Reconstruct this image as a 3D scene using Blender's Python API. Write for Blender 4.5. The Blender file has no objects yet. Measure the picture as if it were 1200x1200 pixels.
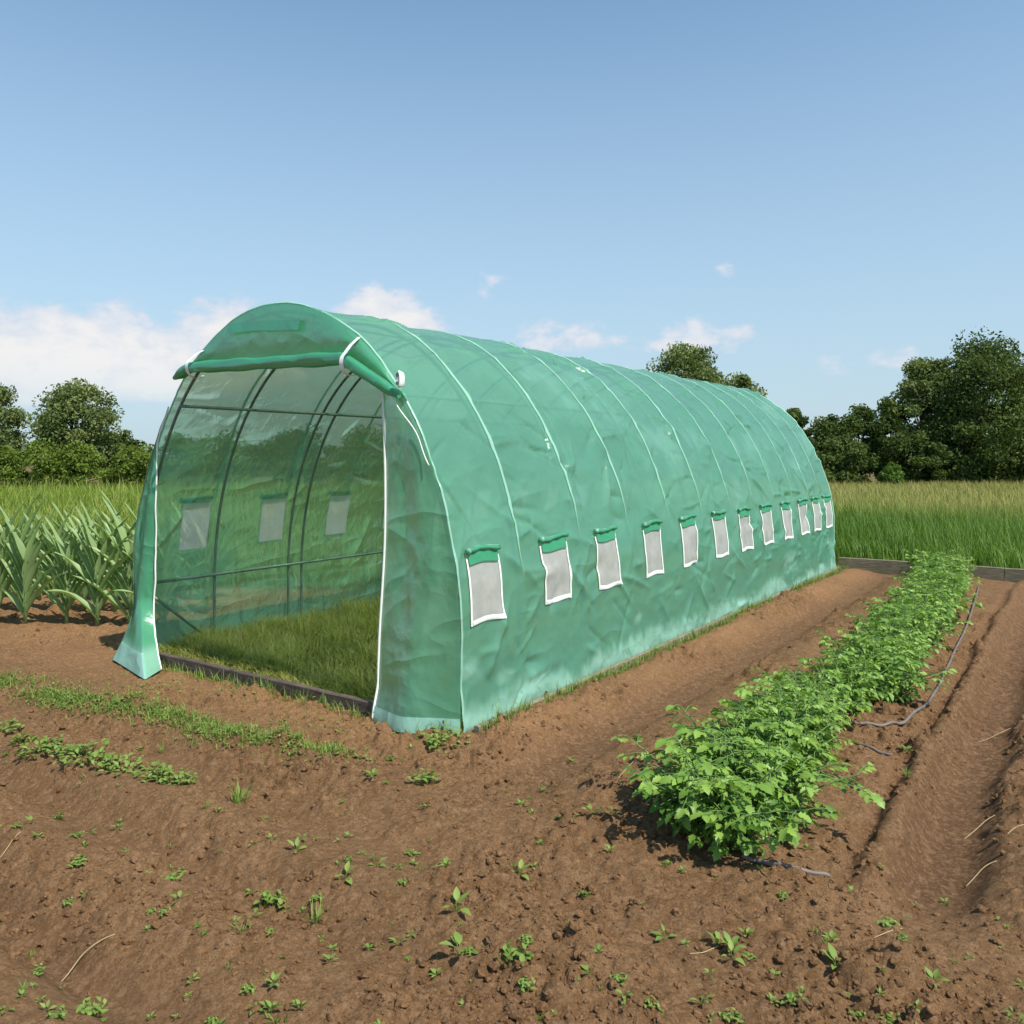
import bpy, math, random
import numpy as np
from mathutils import Vector, Matrix

R = math.radians
SC = bpy.context.scene
COL = SC.collection

# ---------------------------------------------------------------- camera, sky, sun, exposure
HC = 1.6                                            # eye height
cam_d = bpy.data.cameras.new('camera')
cam_d.sensor_width = 36.0
cam_d.lens = 36.0 * 973.0 / 1200.0
cam_d.shift_y = -65.0 / 1200.0
cam_d.clip_start = 0.05
cam_d.clip_end = 4000.0
cam = bpy.data.objects.new('camera', cam_d)
cam.location = (0, 0, HC)
cam.rotation_euler = (R(90), 0, 0)
COL.objects.link(cam)
SC.camera = cam

SUN_EL = R(54)
SUN_DIR = Vector((0.70, -0.71, 0)).normalized()
SUN_AZ = math.atan2(SUN_DIR.x, SUN_DIR.y)           # clockwise from +Y
SKY_STRENGTH = 0.125
SUN_STRENGTH = 3.9
EXPOSURE = 0.6

SC.view_settings.view_transform = 'Standard'
SC.view_settings.look = 'None'
SC.view_settings.exposure = EXPOSURE
SC.view_settings.gamma = 1.0
SC.render.engine = 'CYCLES'
SC.cycles.max_bounces = 8
SC.cycles.diffuse_bounces = 3
SC.cycles.glossy_bounces = 2
SC.cycles.transmission_bounces = 6
SC.cycles.transparent_max_bounces = 16
SC.cycles.use_denoising = True

sun_d = bpy.data.lights.new('sun', 'SUN')
sun_d.energy = SUN_STRENGTH
sun_d.angle = R(0.5)
sun_d.color = (1.0, 0.94, 0.83)
sun = bpy.data.objects.new('sun', sun_d)
sv = Vector((SUN_DIR.x * math.cos(SUN_EL), SUN_DIR.y * math.cos(SUN_EL), math.sin(SUN_EL)))
sun.rotation_euler = sv.to_track_quat('Z', 'Y').to_euler()
COL.objects.link(sun)


class NT:
    """small helper to write node trees"""
    def __init__(self, tree):
        self.t = tree
        self.n = tree.nodes
        self.l = tree.links

    def node(self, typ, **kw):
        n = self.n.new(typ)
        for k, v in kw.items():
            setattr(n, k, v)
        return n

    def put(self, sock, v):
        if isinstance(v, bpy.types.NodeSocket):
            self.l.new(v, sock)
        elif v is not None:
            try:
                sock.default_value = v
            except Exception:
                sock.default_value = (*v, 1.0)

    def math(self, op, a, b=0.0, c=None, clamp=False):
        n = self.node('ShaderNodeMath', operation=op, use_clamp=clamp)
        self.put(n.inputs[0], a); self.put(n.inputs[1], b)
        if c is not None:
            self.put(n.inputs[2], c)
        return n.outputs[0]

    def mix(self, f, a, b, blend='MIX'):
        n = self.node('ShaderNodeMix', data_type='RGBA', blend_type=blend)
        n.clamp_factor = True
        self.put(n.inputs[0], f); self.put(n.inputs[6], a); self.put(n.inputs[7], b)
        return n.outputs[2]

    def ramp(self, f, stops, interp='LINEAR'):
        n = self.node('ShaderNodeValToRGB')
        cr = n.color_ramp
        cr.interpolation = interp
        while len(cr.elements) < len(stops):
            cr.elements.new(0.5)
        for e, (p, c) in zip(cr.elements, stops):
            e.position = p
            e.color = (*c, 1.0) if hasattr(c, '__len__') else (c, c, c, 1.0)
        self.put(n.inputs[0], f)
        return n.outputs[0]

    def maprange(self, v, a, b, c, d, smooth=False):
        n = self.node('ShaderNodeMapRange')
        if smooth:
            n.interpolation_type = 'SMOOTHSTEP'
        self.put(n.inputs[0], v)
        for i, x in enumerate((a, b, c, d)):
            self.put(n.inputs[i + 1], x)
        return n.outputs[0]

    def noise(self, vec, scale, detail=4, rough=0.55, dist=0.0):
        n = self.node('ShaderNodeTexNoise')
        if vec is not None:
            self.l.new(vec, n.inputs['Vector'])
        n.inputs['Scale'].default_value = scale
        n.inputs['Detail'].default_value = detail
        n.inputs['Roughness'].default_value = rough
        n.inputs['Distortion'].default_value = dist
        return n.outputs[0]

    def mapping(self, vec, scale=(1, 1, 1), loc=(0, 0, 0), rot=(0, 0, 0)):
        n = self.node('ShaderNodeMapping')
        self.l.new(vec, n.inputs[0])
        n.inputs['Scale'].default_value = scale
        n.inputs['Location'].default_value = loc
        n.inputs['Rotation'].default_value = rot
        return n.outputs[0]

    def attr(self, name):
        return self.node('ShaderNodeAttribute', attribute_name=name).outputs['Fac']

    def bump(self, h, strength, dist, normal=None):
        n = self.node('ShaderNodeBump')
        self.put(n.inputs['Strength'], strength)
        n.inputs['Distance'].default_value = dist
        self.put(n.inputs['Height'], h)
        if normal is not None:
            self.l.new(normal, n.inputs['Normal'])
        return n.outputs[0]


# ---- world: physical sky with fair-weather cumulus low on the horizon
world = bpy.data.worlds.new('World')
SC.world = world
world.use_nodes = True
wt = NT(world.node_tree)
for n in list(wt.n):
    wt.n.remove(n)
wout = wt.node('ShaderNodeOutputWorld')
bg = wt.node('ShaderNodeBackground')
wt.l.new(bg.outputs[0], wout.inputs[0])
sky = wt.node('ShaderNodeTexSky', sky_type='NISHITA')
sky.sun_disc = False
sky.sun_elevation = SUN_EL
sky.sun_rotation = SUN_AZ
sky.air_density = 1.0
sky.dust_density = 0.6
sky.ozone_density = 2.2
sky.altitude = 100
tc = wt.node('ShaderNodeTexCoord')
sep = wt.node('ShaderNodeSeparateXYZ')
wt.l.new(tc.outputs['Generated'], sep.inputs[0])
dx, dy, dz = sep.outputs
az = wt.math('ARCTAN2', dx, dy)                      # azimuth from +Y
el = wt.math('ARCSINE', dz)


def sky_ang(px, py):
    x, z = (px - 600) / 973.0, (535 - py) / 973.0
    l = math.sqrt(1 + x * x + z * z)
    return math.atan2(x, 1.0), math.asin(z / l)


comb = wt.node('ShaderNodeCombineXYZ')
wt.l.new(az, comb.inputs[0]); wt.l.new(wt.math('MULTIPLY', el, 1.7), comb.inputs[1])
cn1 = wt.noise(comb.outputs[0], 26, 9, 0.58, 0.15)
cn2 = wt.noise(comb.outputs[0], 9, 3, 0.5)
total = None
# centre x, base y, half width, height above base, body strength
clouds = [(110, 440, 260, 92, 1.35), (265, 435, 100, 96, 1.2), (30, 440, 130, 92, 1.2), (150, 440, 120, 94, 1.2), (-160, 450, 260, 80, 1.0),
          (445, 398, 90, 70, 1.2), (395, 400, 60, 45, 0.7), (655, 400, 62, 34, 0.72), (818, 402, 78, 34, 0.72),
          (575, 346, 26, 30, 0.42), (850, 320, 20, 18, 0.3), (1040, 424, 40, 24, 0.4), (975, 432, 40, 16, 0.35),
          (1330, 430, 150, 50, 0.8), (-480, 440, 200, 90, 0.9), (1650, 440, 220, 80, 0.9), (700, 405, 60, 16, 0.4)]
for (px, by, hw, hh, st) in clouds:
    a0, e0 = sky_ang(px, by)
    a1, _ = sky_ang(px + hw, by)
    _, e1 = sky_ang(px, by - hh)
    da = wt.math('DIVIDE', wt.math('SUBTRACT', az, a0), abs(a1 - a0))
    de = wt.math('DIVIDE', wt.math('SUBTRACT', el, e0), abs(e1 - e0))
    up = wt.math('MAXIMUM', de, 0.0)
    dn = wt.math('MULTIPLY', wt.math('MAXIMUM', wt.math('MULTIPLY', de, -1.0), 0.0), 2.2)
    rr = wt.math('ADD', wt.math('ADD', wt.math('MULTIPLY', up, up), wt.math('MULTIPLY', dn, dn)), wt.math('MULTIPLY', da, da))
    m = wt.math('MULTIPLY', wt.math('SUBTRACT', 1.0, rr), st)
    total = m if total is None else wt.math('MAXIMUM', total, m)
tot = wt.math('MAXIMUM', total, -0.6)
dens = wt.math('ADD', tot, wt.math('MULTIPLY', wt.math('SUBTRACT', cn1, 0.52), 2.3))
dens = wt.math('ADD', dens, wt.math('MULTIPLY', wt.math('SUBTRACT', cn2, 0.5), 1.1))
cmask = wt.maprange(dens, 0.02, 0.60, 0.0, 1.0, True)
cmask = wt.math('MULTIPLY', cmask, wt.maprange(el, R(0.5), R(7.0), 0.25, 0.93, True))
cmask = wt.math('MULTIPLY', cmask, wt.maprange(tot, -0.55, 0.1, 0.0, 1.0, True))
shade = wt.maprange(dens, 0.2, 1.3, 0.0, 1.0, True)
ccol = wt.mix(shade, (3.5, 3.9, 4.5, 1), (4.9, 4.75, 4.65, 1))
# slightly hazier air low down
skyc = wt.mix(1.0, sky.outputs[0], (0.80, 0.985, 0.97, 1), 'MULTIPLY')
skyc = wt.mix(wt.maprange(el, R(0), R(34), 0.93, 0.0), skyc, (2.65, 3.35, 3.95, 1))
skyc = wt.mix(cmask, skyc, ccol)
wt.l.new(skyc, bg.inputs[0])
bg.inputs[1].default_value = SKY_STRENGTH

# ---------------------------------------------------------------- layout helpers
rng = np.random.default_rng(7)
random.seed(7)
P0 = np.array((-0.183, 2.966)) * HC                  # near right corner of the greenhouse
U = np.array((0.571, 0.821)); U /= np.linalg.norm(U)   # along the greenhouse
RV = np.array((U[1], -U[0]))                         # to its right
GW = 2.05 * HC
GL = 5.30 * HC
GC = 0.32 * HC
GA = 1.653 * HC - GC                                 # arch rise


def G(px, py):
    """ground point seen at a photo pixel"""
    d = 973.0 * HC / (py - 535.0)
    return np.array(((px - 600.0) / 973.0 * d, d))


def TB(x, y):
    ddx, ddy = x - P0[0], y - P0[1]
    return ddx * U[0] + ddy * U[1], ddx * RV[0] + ddy * RV[1]


def W3(t, b, z=0.0):
    """t along the house from its front, b to the right of its right wall"""
    p = P0 + U * t + RV * b
    return np.array((p[0], p[1], z))


def sstep(a, b, x):
    k = np.clip((x - a) / (b - a), 0, 1)
    return k * k * (3 - 2 * k)


def hash2(ix, iy, seed):
    h = (ix.astype(np.int64) * 374761393 + iy.astype(np.int64) * 668265263 + seed * 974634777) & 0xFFFFFFFF
    h = ((h ^ (h >> 13)) * 1274126177) & 0xFFFFFFFF
    h = (h ^ (h >> 16)) & 0xFFFFFFFF
    h = (h * 2246822519) & 0xFFFFFFFF
    return ((h ^ (h >> 15)) & 0xFFFFFF) / float(0xFFFFFF)


def vnoise(x, y, seed):
    ix, iy = np.floor(x), np.floor(y)
    fx, fy = x - ix, y - iy
    fx = fx * fx * (3 - 2 * fx); fy = fy * fy * (3 - 2 * fy)
    a = hash2(ix, iy, seed); b = hash2(ix + 1, iy, seed)
    c = hash2(ix, iy + 1, seed); d = hash2(ix + 1, iy + 1, seed)
    return (a * (1 - fx) + b * fx) * (1 - fy) + (c * (1 - fx) + d * fx) * fy


def fbm(x, y, scale, octv, seed, gain=0.5):
    s = np.zeros_like(x); amp = 1.0; tot_ = 0
    for o in range(octv):
        s += amp * (vnoise(x / scale + 17.3 * o, y / scale - 9.1 * o, seed + o) - 0.5)
        tot_ += amp; amp *= gain; scale *= 0.5
    return s / tot_ * 2


def lumps(x, y, cell, seed, keep=0.6):
    """clod field: jittered rounded lumps, max-blended"""
    cx, cy = np.floor(x / cell), np.floor(y / cell)
    out = np.zeros_like(x)
    for ox in (-1, 0, 1):
        for oy in (-1, 0, 1):
            ix, iy = cx + ox, cy + oy
            jx = (ix + hash2(ix, iy, seed)) * cell
            jy = (iy + hash2(ix, iy, seed + 1)) * cell
            k = hash2(ix, iy, seed + 2)
            rad = cell * (0.35 + 0.55 * hash2(ix, iy, seed + 3))
            sq = 0.6 + 0.8 * hash2(ix, iy, seed + 4)
            d2 = ((x - jx) * sq) ** 2 + ((y - jy) / sq) ** 2
            h = np.sqrt(np.clip(1 - d2 / rad ** 2, 0, 1)) * rad * 0.55
            out = np.maximum(out, np.where(k < keep, h, 0))
    return out


def soil_parts(x, y):
    t, b = TB(x, y)
    side = sstep(-0.75, -0.15, t) * sstep(-0.3, 0.25, b)       # lane beside the house
    nx = fbm(x, y, 0.9, 3, 5)
    z = 0.018 * fbm(x, y, 1.6, 3, 11)
    # furrows of the front bed, across the photo
    tw = t / HC + 0.035 * fbm(x, y, 1.3, 2, 31)
    front = 1 - side
    fur = np.zeros_like(x)
    for c, w, d in ((-0.49, 0.12, 0.03), (-0.94, 0.10, 0.045), (-1.27, 0.09, 0.035), (-1.66, 0.12, 0.05)):
        fur += d * np.exp(-((tw - c) / w) ** 2)
    for c, w, d in ((-0.72, 0.09, 0.03), (-1.10, 0.07, 0.035), (-1.47, 0.07, 0.075), (-1.9, 0.1, 0.05)):
        fur -= d * np.exp(-((tw - c) / w) ** 2)
    left = 0.35 + 0.65 * sstep(1.3, -0.6, b / HC)
    z += 1.45 * fur * front * left
    bw = b / HC + 0.02 * fbm(x, y, 0.8, 2, 41)
    lane = np.zeros_like(x)
    lane += 0.05 * np.exp(-((bw - 0.16) / 0.09) ** 2)          # berm along the house
    path = np.exp(-((bw - 0.40) / 0.11) ** 4)
    lane -= 0.05 * path
    lane += 0.05 * np.exp(-((bw - 0.66) / 0.1) ** 2)
    bb = bw - 1.045 + 0.035 * t / HC
    lane += 0.05 * np.exp(-(bb / 0.28) ** 4)                    # crop bed
    groove = np.exp(-((bw - 1.355) / 0.022) ** 2)
    lane -= 0.04 * groove
    lane += 0.06 * np.exp(-((bw - 1.42) / 0.05) ** 2)
    trench = np.exp(-((bw - 1.53) / 0.10) ** 4)
    lane -= 0.085 * trench
    lane += 0.03 * np.exp(-((bw - 1.80) / 0.13) ** 2)
    lane -= 0.04 * np.exp(-((bw - 2.15) / 0.13) ** 2)
    lane += 0.05 * np.exp(-((bw - 2.5) / 0.13) ** 2)
    z += lane * side
    fsm = np.exp(-((tw + 1.47) / 0.07) ** 4) * left + 0.6 * np.exp(-((tw + 1.10) / 0.06) ** 4) * left
    smooth = np.clip(np.maximum(np.maximum(path, trench) * side, fsm * front), 0, 1)
    smooth *= np.clip(0.9 + 0.5 * nx, 0, 1)
    trough_shade = np.zeros_like(x)  # furrow shading painted dark into the trough colour
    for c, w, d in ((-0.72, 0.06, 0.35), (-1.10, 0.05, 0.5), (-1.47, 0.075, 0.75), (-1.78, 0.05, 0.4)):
        trough_shade = np.maximum(trough_shade, d * np.exp(-((tw - c) / w) ** 2))
    trough_shade *= np.clip(0.75 + 1.2 * nx, 0.1, 1) * front * (0.4 + 0.6 * left)
    damp = np.clip(np.maximum(smooth * 0.9, trough_shade) + groove * side, 0, 1)  # damp path and trench, darkened groove, plus the painted trough shade
    return t, b, z, smooth, damp


def soil_h(x, y, fine=True):
    t, b, z, smooth, damp = soil_parts(x, y)
    if fine:
        rough = 1 - 0.85 * smooth
        patch = np.clip(0.75 + 1.3 * fbm(x, y, 0.6, 3, 77), 0.15, 1.6)
        near = sstep(16, 7, np.hypot(x, y))
        q = 0.03 * fbm(x, y, 0.22, 4, 21, 0.6)
        wx = x + 0.022 * fbm(x, y, 0.09, 4, 91, 0.6); wy = y + 0.022 * fbm(x, y, 0.09, 4, 92, 0.65)
        l = 0.8 * lumps(wx, wy, 0.15, 101, 0.16) + 0.9 * lumps(wx, wy, 0.075, 111, 0.4) + 1.0 * lumps(wx, wy, 0.042, 121, 0.55)
        l += 0.8 * lumps(wx, wy, 0.026, 131, 0.6)
        l *= np.clip(0.8 + 0.9 * fbm(x, y, 0.06, 3, 141, 0.6), 0.3, 1.3)
        l += 0.022 * np.abs(fbm(x, y, 0.09, 4, 151, 0.7)) + 0.010 * np.clip(fbm(x, y, 0.035, 2, 161), -1, 1)
        z = z + rough * (q * (0.5 + 0.5 * patch) + near * patch * 0.76 * l) + 0.004 * fbm(x, y, 0.04, 2, 61)
    inside = (t > 0.05) & (t < GL - 0.05) & (b < -0.03) & (b > -GW + 0.03)
    z = np.where(inside, np.minimum(z, 0.0) * 0.3, z)
    far = sstep(11.0, 14.0, np.hypot(x, y))
    return z * (1 - 0.8 * far)


# ---------------------------------------------------------------- mesh helpers
def new_mesh(name, verts, faces, attrs=None, smooth=False):
    """faces: list of index arrays (n,3) / (n,4)"""
    if isinstance(faces, np.ndarray):
        faces = [faces]
    faces = [np.asarray(f, dtype=np.int32) for f in faces if len(f)]
    me = bpy.data.meshes.new(name)
    verts = np.asarray(verts, dtype=np.float32)
    me.vertices.add(len(verts))
    me.vertices.foreach_set('co', verts.ravel())
    nl = sum(f.size for f in faces)
    me.loops.add(nl)
    me.loops.foreach_set('vertex_index', np.concatenate([f.ravel() for f in faces]))
    sizes = np.concatenate([np.full(len(f), f.shape[1], dtype=np.int32) for f in faces])
    me.polygons.add(len(sizes))
    starts = np.concatenate(([0], np.cumsum(sizes)[:-1])).astype(np.int32)
    me.polygons.foreach_set('loop_start', starts)
    me.polygons.foreach_set('use_smooth', np.full(len(sizes), bool(smooth)))
    for k, v in (attrs or {}).items():
        a = me.attributes.new(k, 'FLOAT', 'POINT')
        a.data.foreach_set('value', np.asarray(v, dtype=np.float32))
    me.update()
    me.validate()
    return me


def link(name, me, mat=None, parent=None, loc=None):
    o = bpy.data.objects.new(name, me)
    COL.objects.link(o)
    if mat is not None and not me.materials:
        me.materials.append(mat)
    if parent is not None:
        o.parent = parent
    if loc is not None:
        o.location = loc
    return o


def tag(o, label=None, cat=None, group=None, kind=None):
    for k, v in (('label', label), ('category', cat), ('group', group), ('kind', kind)):
        if v:
            o[k] = v
    return o


def empty(name, loc, rz=0.0, scale=1.0):
    o = bpy.data.objects.new(name, None)
    o.empty_display_size = 0.1
    COL.objects.link(o)
    o.location = loc
    o.rotation_euler = (0, 0, rz)
    o.scale = (scale, scale, scale)
    return o


class Bag:
    def __init__(self):
        self.v, self.f3, self.f4, self.n, self.a = [], [], [], 0, {}

    def add(self, v, f, **attrs):
        v = np.asarray(v, dtype=float); f = np.asarray(f)
        self.v.append(v)
        (self.f3 if f.shape[1] == 3 else self.f4).append(f + self.n)
        for k, x in attrs.items():
            self.a.setdefault(k, []).append(np.broadcast_to(np.asarray(x, dtype=float), (len(v),)))
        self.n += len(v)

    def mesh(self, name, smooth=False):
        fs = []
        if self.f3: fs.append(np.concatenate(self.f3))
        if self.f4: fs.append(np.concatenate(self.f4))
        return new_mesh(name, np.concatenate(self.v), fs, {k: np.concatenate(x) for k, x in self.a.items()}, smooth)


def tube(bag, pts, rad, n=8, caps=True, **attrs):
    pts = np.asarray(pts, dtype=float)
    m = len(pts)
    rad = np.broadcast_to(np.asarray(rad, dtype=float), (m,))
    tan = np.gradient(pts, axis=0)
    tan /= np.linalg.norm(tan, axis=1)[:, None] + 1e-9
    ref = np.array((0, 0, 1.0)) if abs(tan[0][2]) < 0.9 else np.array((1.0, 0, 0))
    vs = []
    for i in range(m):
        s = np.cross(tan[i], ref); s /= np.linalg.norm(s) + 1e-9
        w = np.cross(s, tan[i]); ref = w
        an = np.arange(n) * 2 * np.pi / n
        vs.append(pts[i] + rad[i] * (np.cos(an)[:, None] * s + np.sin(an)[:, None] * w))
    vs = np.concatenate(vs)
    i, j = np.meshgrid(np.arange(m - 1), np.arange(n), indexing='ij')
    j2 = (j + 1) % n
    f = np.stack((i * n + j, i * n + j2, (i + 1) * n + j2, (i + 1) * n + j), -1).reshape(-1, 4)
    if caps:
        vs = np.concatenate((vs, pts[:1], pts[-1:]))
        k = m * n
        base = bag.n
        bag.add(vs, f, **attrs)
        jj = np.arange(n)
        c1 = np.stack((np.full(n, k), (jj + 1) % n, jj), -1)
        c2 = np.stack((np.full(n, k + 1), (m - 1) * n + jj, (m - 1) * n + (jj + 1) % n), -1)
        bag.f3.append(np.concatenate((c1, c2)) + base)
    else:
        bag.add(vs, f, **attrs)


def box_pts(bag, c8, **attrs):
    f = [[0, 3, 2, 1], [4, 5, 6, 7], [0, 1, 5, 4], [1, 2, 6, 5], [2, 3, 7, 6], [3, 0, 4, 7]]
    bag.add(c8, f, **attrs)


def grid_faces(nx, ny):
    i, j = np.meshgrid(np.arange(nx - 1), np.arange(ny - 1), indexing='ij')
    return np.stack((i * ny + j, (i + 1) * ny + j, (i + 1) * ny + j + 1, i * ny + j + 1), -1).reshape(-1, 4)


# ---------------------------------------------------------------- materials
def material(name):
    m = bpy.data.materials.new(name)
    m.use_nodes = True
    t = NT(m.node_tree)
    for n in list(t.n):
        t.n.remove(n)
    out = t.node('ShaderNodeOutputMaterial')
    return m, t, out


def principled(t, col, rough=0.8, normal=None, spec=0.3, metal=0.0):
    p = t.node('ShaderNodeBsdfPrincipled')
    t.put(p.inputs['Base Color'], col)
    t.put(p.inputs['Roughness'], rough)
    p.inputs['Specular IOR Level'].default_value = spec
    p.inputs['Metallic'].default_value = metal
    if normal is not None:
        t.l.new(normal, p.inputs['Normal'])
    return p.outputs[0]


def mix_sh(t, f, a, b):
    n = t.node('ShaderNodeMixShader')
    t.put(n.inputs[0], f); t.l.new(a, n.inputs[1]); t.l.new(b, n.inputs[2])
    return n.outputs[0]


def simple_mat(name, c1, c2, rough=0.7, scale=8.0, spec=0.3, metal=0.0, bump=0.0, stretch=(1, 1, 1)):
    m, t, out = material(name)
    co = t.node('ShaderNodeTexCoord').outputs['Object']
    v = t.mapping(co, stretch)
    n = t.noise(v, scale, 6, 0.62)
    col = t.mix(t.maprange(n, 0.3, 0.7, 0, 1), (*c1, 1), (*c2, 1))
    nm = t.bump(n, 0.6, bump) if bump else None
    t.l.new(principled(t, col, rough, nm, spec, metal), out.inputs[0])
    return m


def leaf_mat(name, lo, hi, tip=None, transl=0.3, rough=0.55, spec=0.25, back=None):
    """green blade or leaf: 'rnd' picks lo..hi, 'tip' runs to the tip colour"""
    m, t, out = material(name)
    col = t.mix(t.attr('rnd'), (*lo, 1), (*hi, 1))
    if tip is not None:
        col = t.mix(t.maprange(t.attr('tip'), 0.35, 1.0, 0, 1), col, (*tip, 1))
    p = principled(t, col, rough, None, spec)
    tr = t.node('ShaderNodeBsdfTranslucent')
    t.l.new(t.mix(1.0, col, (1.25, 1.35, 0.55, 1), 'MULTIPLY'), tr.inputs[0])
    t.l.new(mix_sh(t, transl, p, tr.outputs[0]), out.inputs[0])
    return m


# soil
M_SOIL, t, out = material('soil')
co = t.node('ShaderNodeTexCoord').outputs['Object']
n1 = t.noise(co, 1.1, 5, 0.6)
n2 = t.noise(co, 14, 6, 0.65)
n3 = t.noise(co, 110, 4, 0.7)
c = t.ramp(n1, [(0.3, (0.205, 0.110, 0.047)), (0.52, (0.262, 0.143, 0.063)), (0.72, (0.330, 0.187, 0.088))])
c = t.mix(t.maprange(n2, 0.38, 0.70, 0.0, 0.6), c, (0.385, 0.228, 0.118, 1))
c = t.mix(t.maprange(n3, 0.35, 0.68, 0.5, 0.0), c, (0.085, 0.042, 0.02, 1))
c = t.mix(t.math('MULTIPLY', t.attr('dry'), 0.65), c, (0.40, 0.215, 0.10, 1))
c = t.mix(t.math('MULTIPLY', t.attr('damp'), 0.8), c, (0.125, 0.067, 0.034, 1))  # one dark tone for damp soil and the painted furrow shade
c = t.mix(t.math('MULTIPLY', t.attr('turf'), 0.85), c, (0.075, 0.085, 0.022, 1))
wv = t.node('ShaderNodeVectorMath', operation='ADD')
nz = t.node('ShaderNodeTexNoise'); nz.inputs['Scale'].default_value = 60; nz.inputs['Detail'].default_value = 3
t.l.new(co, nz.inputs['Vector'])
sc = t.node('ShaderNodeVectorMath', operation='SCALE'); sc.inputs['Scale'].default_value = 0.022
t.l.new(nz.outputs['Color'], sc.inputs[0]); t.l.new(co, wv.inputs[0]); t.l.new(sc.outputs[0], wv.inputs[1])
hs = None
for vs_, amp_ in ((46, 1.0), (110, 0.6)):
    vo = t.node('ShaderNodeTexVoronoi', feature='F1'); vo.inputs['Scale'].default_value = vs_
    t.l.new(wv.outputs[0], vo.inputs['Vector'])
    sepc = t.node('ShaderNodeSeparateColor'); t.l.new(vo.outputs['Color'], sepc.inputs[0])
    hh_ = t.math('MULTIPLY', t.math('MULTIPLY', t.math('SUBTRACT', 1.0, vo.outputs['Distance']), t.math('ADD', sepc.outputs[0], 0.25)), amp_)
    hs = hh_ if hs is None else t.math('ADD', hs, hh_)
    c = t.mix(t.maprange(sepc.outputs[1], 0.55, 1.0, 0.0, 0.35), c, (0.42, 0.26, 0.145, 1))
nm = t.bump(hs, t.maprange(t.attr('damp'), 0, 0.8, 0.95, 0.3), 0.016)
nm = t.bump(t.noise(co, 38, 9, 0.75, 0.6), 0.75, 0.03, nm)
nm = t.bump(t.noise(co, 190, 4, 0.75), 0.8, 0.008, nm)
t.l.new(principled(t, c, 0.95, nm, 0.12), out.inputs[0])

M_STRAW = simple_mat('straw', (0.30, 0.23, 0.12), (0.44, 0.35, 0.2), 0.7, 30)
M_HOSE = simple_mat('hose', (0.11, 0.09, 0.08), (0.19, 0.16, 0.145), 0.5, 14)
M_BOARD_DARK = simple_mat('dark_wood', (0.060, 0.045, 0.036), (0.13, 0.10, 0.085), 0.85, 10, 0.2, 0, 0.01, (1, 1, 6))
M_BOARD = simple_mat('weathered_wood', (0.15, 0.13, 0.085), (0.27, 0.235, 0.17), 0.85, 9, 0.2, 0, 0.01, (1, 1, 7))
M_STEEL = simple_mat('steel', (0.10, 0.16, 0.13), (0.16, 0.23, 0.19), 0.45, 20, 0.4, 0.3)
M_WHITE = simple_mat('white_binding', (0.70, 0.74, 0.70), (0.84, 0.86, 0.82), 0.6, 25)
M_BARK = simple_mat('bark', (0.06, 0.045, 0.03), (0.13, 0.10, 0.075), 0.9, 12, 0.15, 0, 0.02)


def film_mat(name, transp, dif, trl, tint, coat=0.16, crease=1.0):
    m, t, out = material(name)
    co = t.node('ShaderNodeTexCoord').outputs['Object']
    n = t.noise(co, 2.3, 5, 0.6, 0.4)
    nf = t.noise(t.mapping(co, (1, 1, 1.6)), 11, 7, 0.68, 0.8)
    dust = t.attr('dust')  # blends to a paler, less see-through film
    d = t.node('ShaderNodeBsdfDiffuse')
    dc = t.mix(t.maprange(n, 0.3, 0.7, 0, 1), tuple(0.86 * x for x in dif) + (1,), (*dif, 1))
    dc = t.mix(dust, dc, (0.46, 0.80, 0.68, 1))
    t.l.new(dc, d.inputs[0])
    tl = t.node('ShaderNodeBsdfTranslucent')
    tl.inputs[0].default_value = (*trl, 1)
    tp = t.node('ShaderNodeBsdfTransparent')
    tp.inputs[0].default_value = (*tint, 1)
    rg = t.noise(t.mapping(co, (0.8, 1.0, 1.7), (0, 0, 0), (0.25, 0.5, 0.3)), 1.5, 2, 0.45, 0.25)
    rg = t.math('ABSOLUTE', t.math('SUBTRACT', rg, 0.5))
    rg = t.math('POWER', t.math('MAXIMUM', t.math('SUBTRACT', 1.0, t.math('MULTIPLY', rg, 5.0)), 0.0), 2.0)
    rg2 = t.noise(t.mapping(co, (1.3, 1.0, 0.9), (3, 1, 2), (0.6, -0.4, 0.2)), 3.6, 3, 0.5, 0.3)
    rg2 = t.math('ABSOLUTE', t.math('SUBTRACT', rg2, 0.5))
    rg2 = t.math('POWER', t.math('MAXIMUM', t.math('SUBTRACT', 1.0, t.math('MULTIPLY', rg2, 6.0)), 0.0), 2.0)
    nm = t.bump(rg, 0.22 * crease, 0.04)
    nm = t.bump(rg2, 0.11 * crease, 0.02, nm)
    nm = t.bump(nf, 0.10, 0.03, nm)
    nm = t.bump(t.noise(co, 60, 4, 0.7), 0.15, 0.006, nm)
    for q in (d, tl):
        t.l.new(nm, q.inputs['Normal'])
    body = mix_sh(t, 0.36, d.outputs[0], tl.outputs[0])
    tf = t.math('MULTIPLY', transp, t.maprange(dust, 0, 1, 1.0, 0.25))
    rf = t.node('ShaderNodeBsdfRefraction')            # milky: blurs what lies behind
    rf.inputs[0].default_value = (*tint, 1)
    rf.inputs['Roughness'].default_value = 0.55
    rf.inputs['IOR'].default_value = 1.07
    see = mix_sh(t, 0.26, tp.outputs[0], rf.outputs[0])
    body = mix_sh(t, tf, body, see)
    gl = t.node('ShaderNodeBsdfGlossy')
    gl.inputs['Roughness'].default_value = 0.24
    t.l.new(nm, gl.inputs['Normal'])
    lw = t.node('ShaderNodeLayerWeight')
    lw.inputs[0].default_value = 0.30
    t.l.new(nm, lw.inputs['Normal'])
    f = t.maprange(lw.outputs['Fresnel'], 0.05, 0.8, 0.035, coat)
    t.l.new(mix_sh(t, f, body, gl.outputs[0]), out.inputs[0])
    return m


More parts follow.
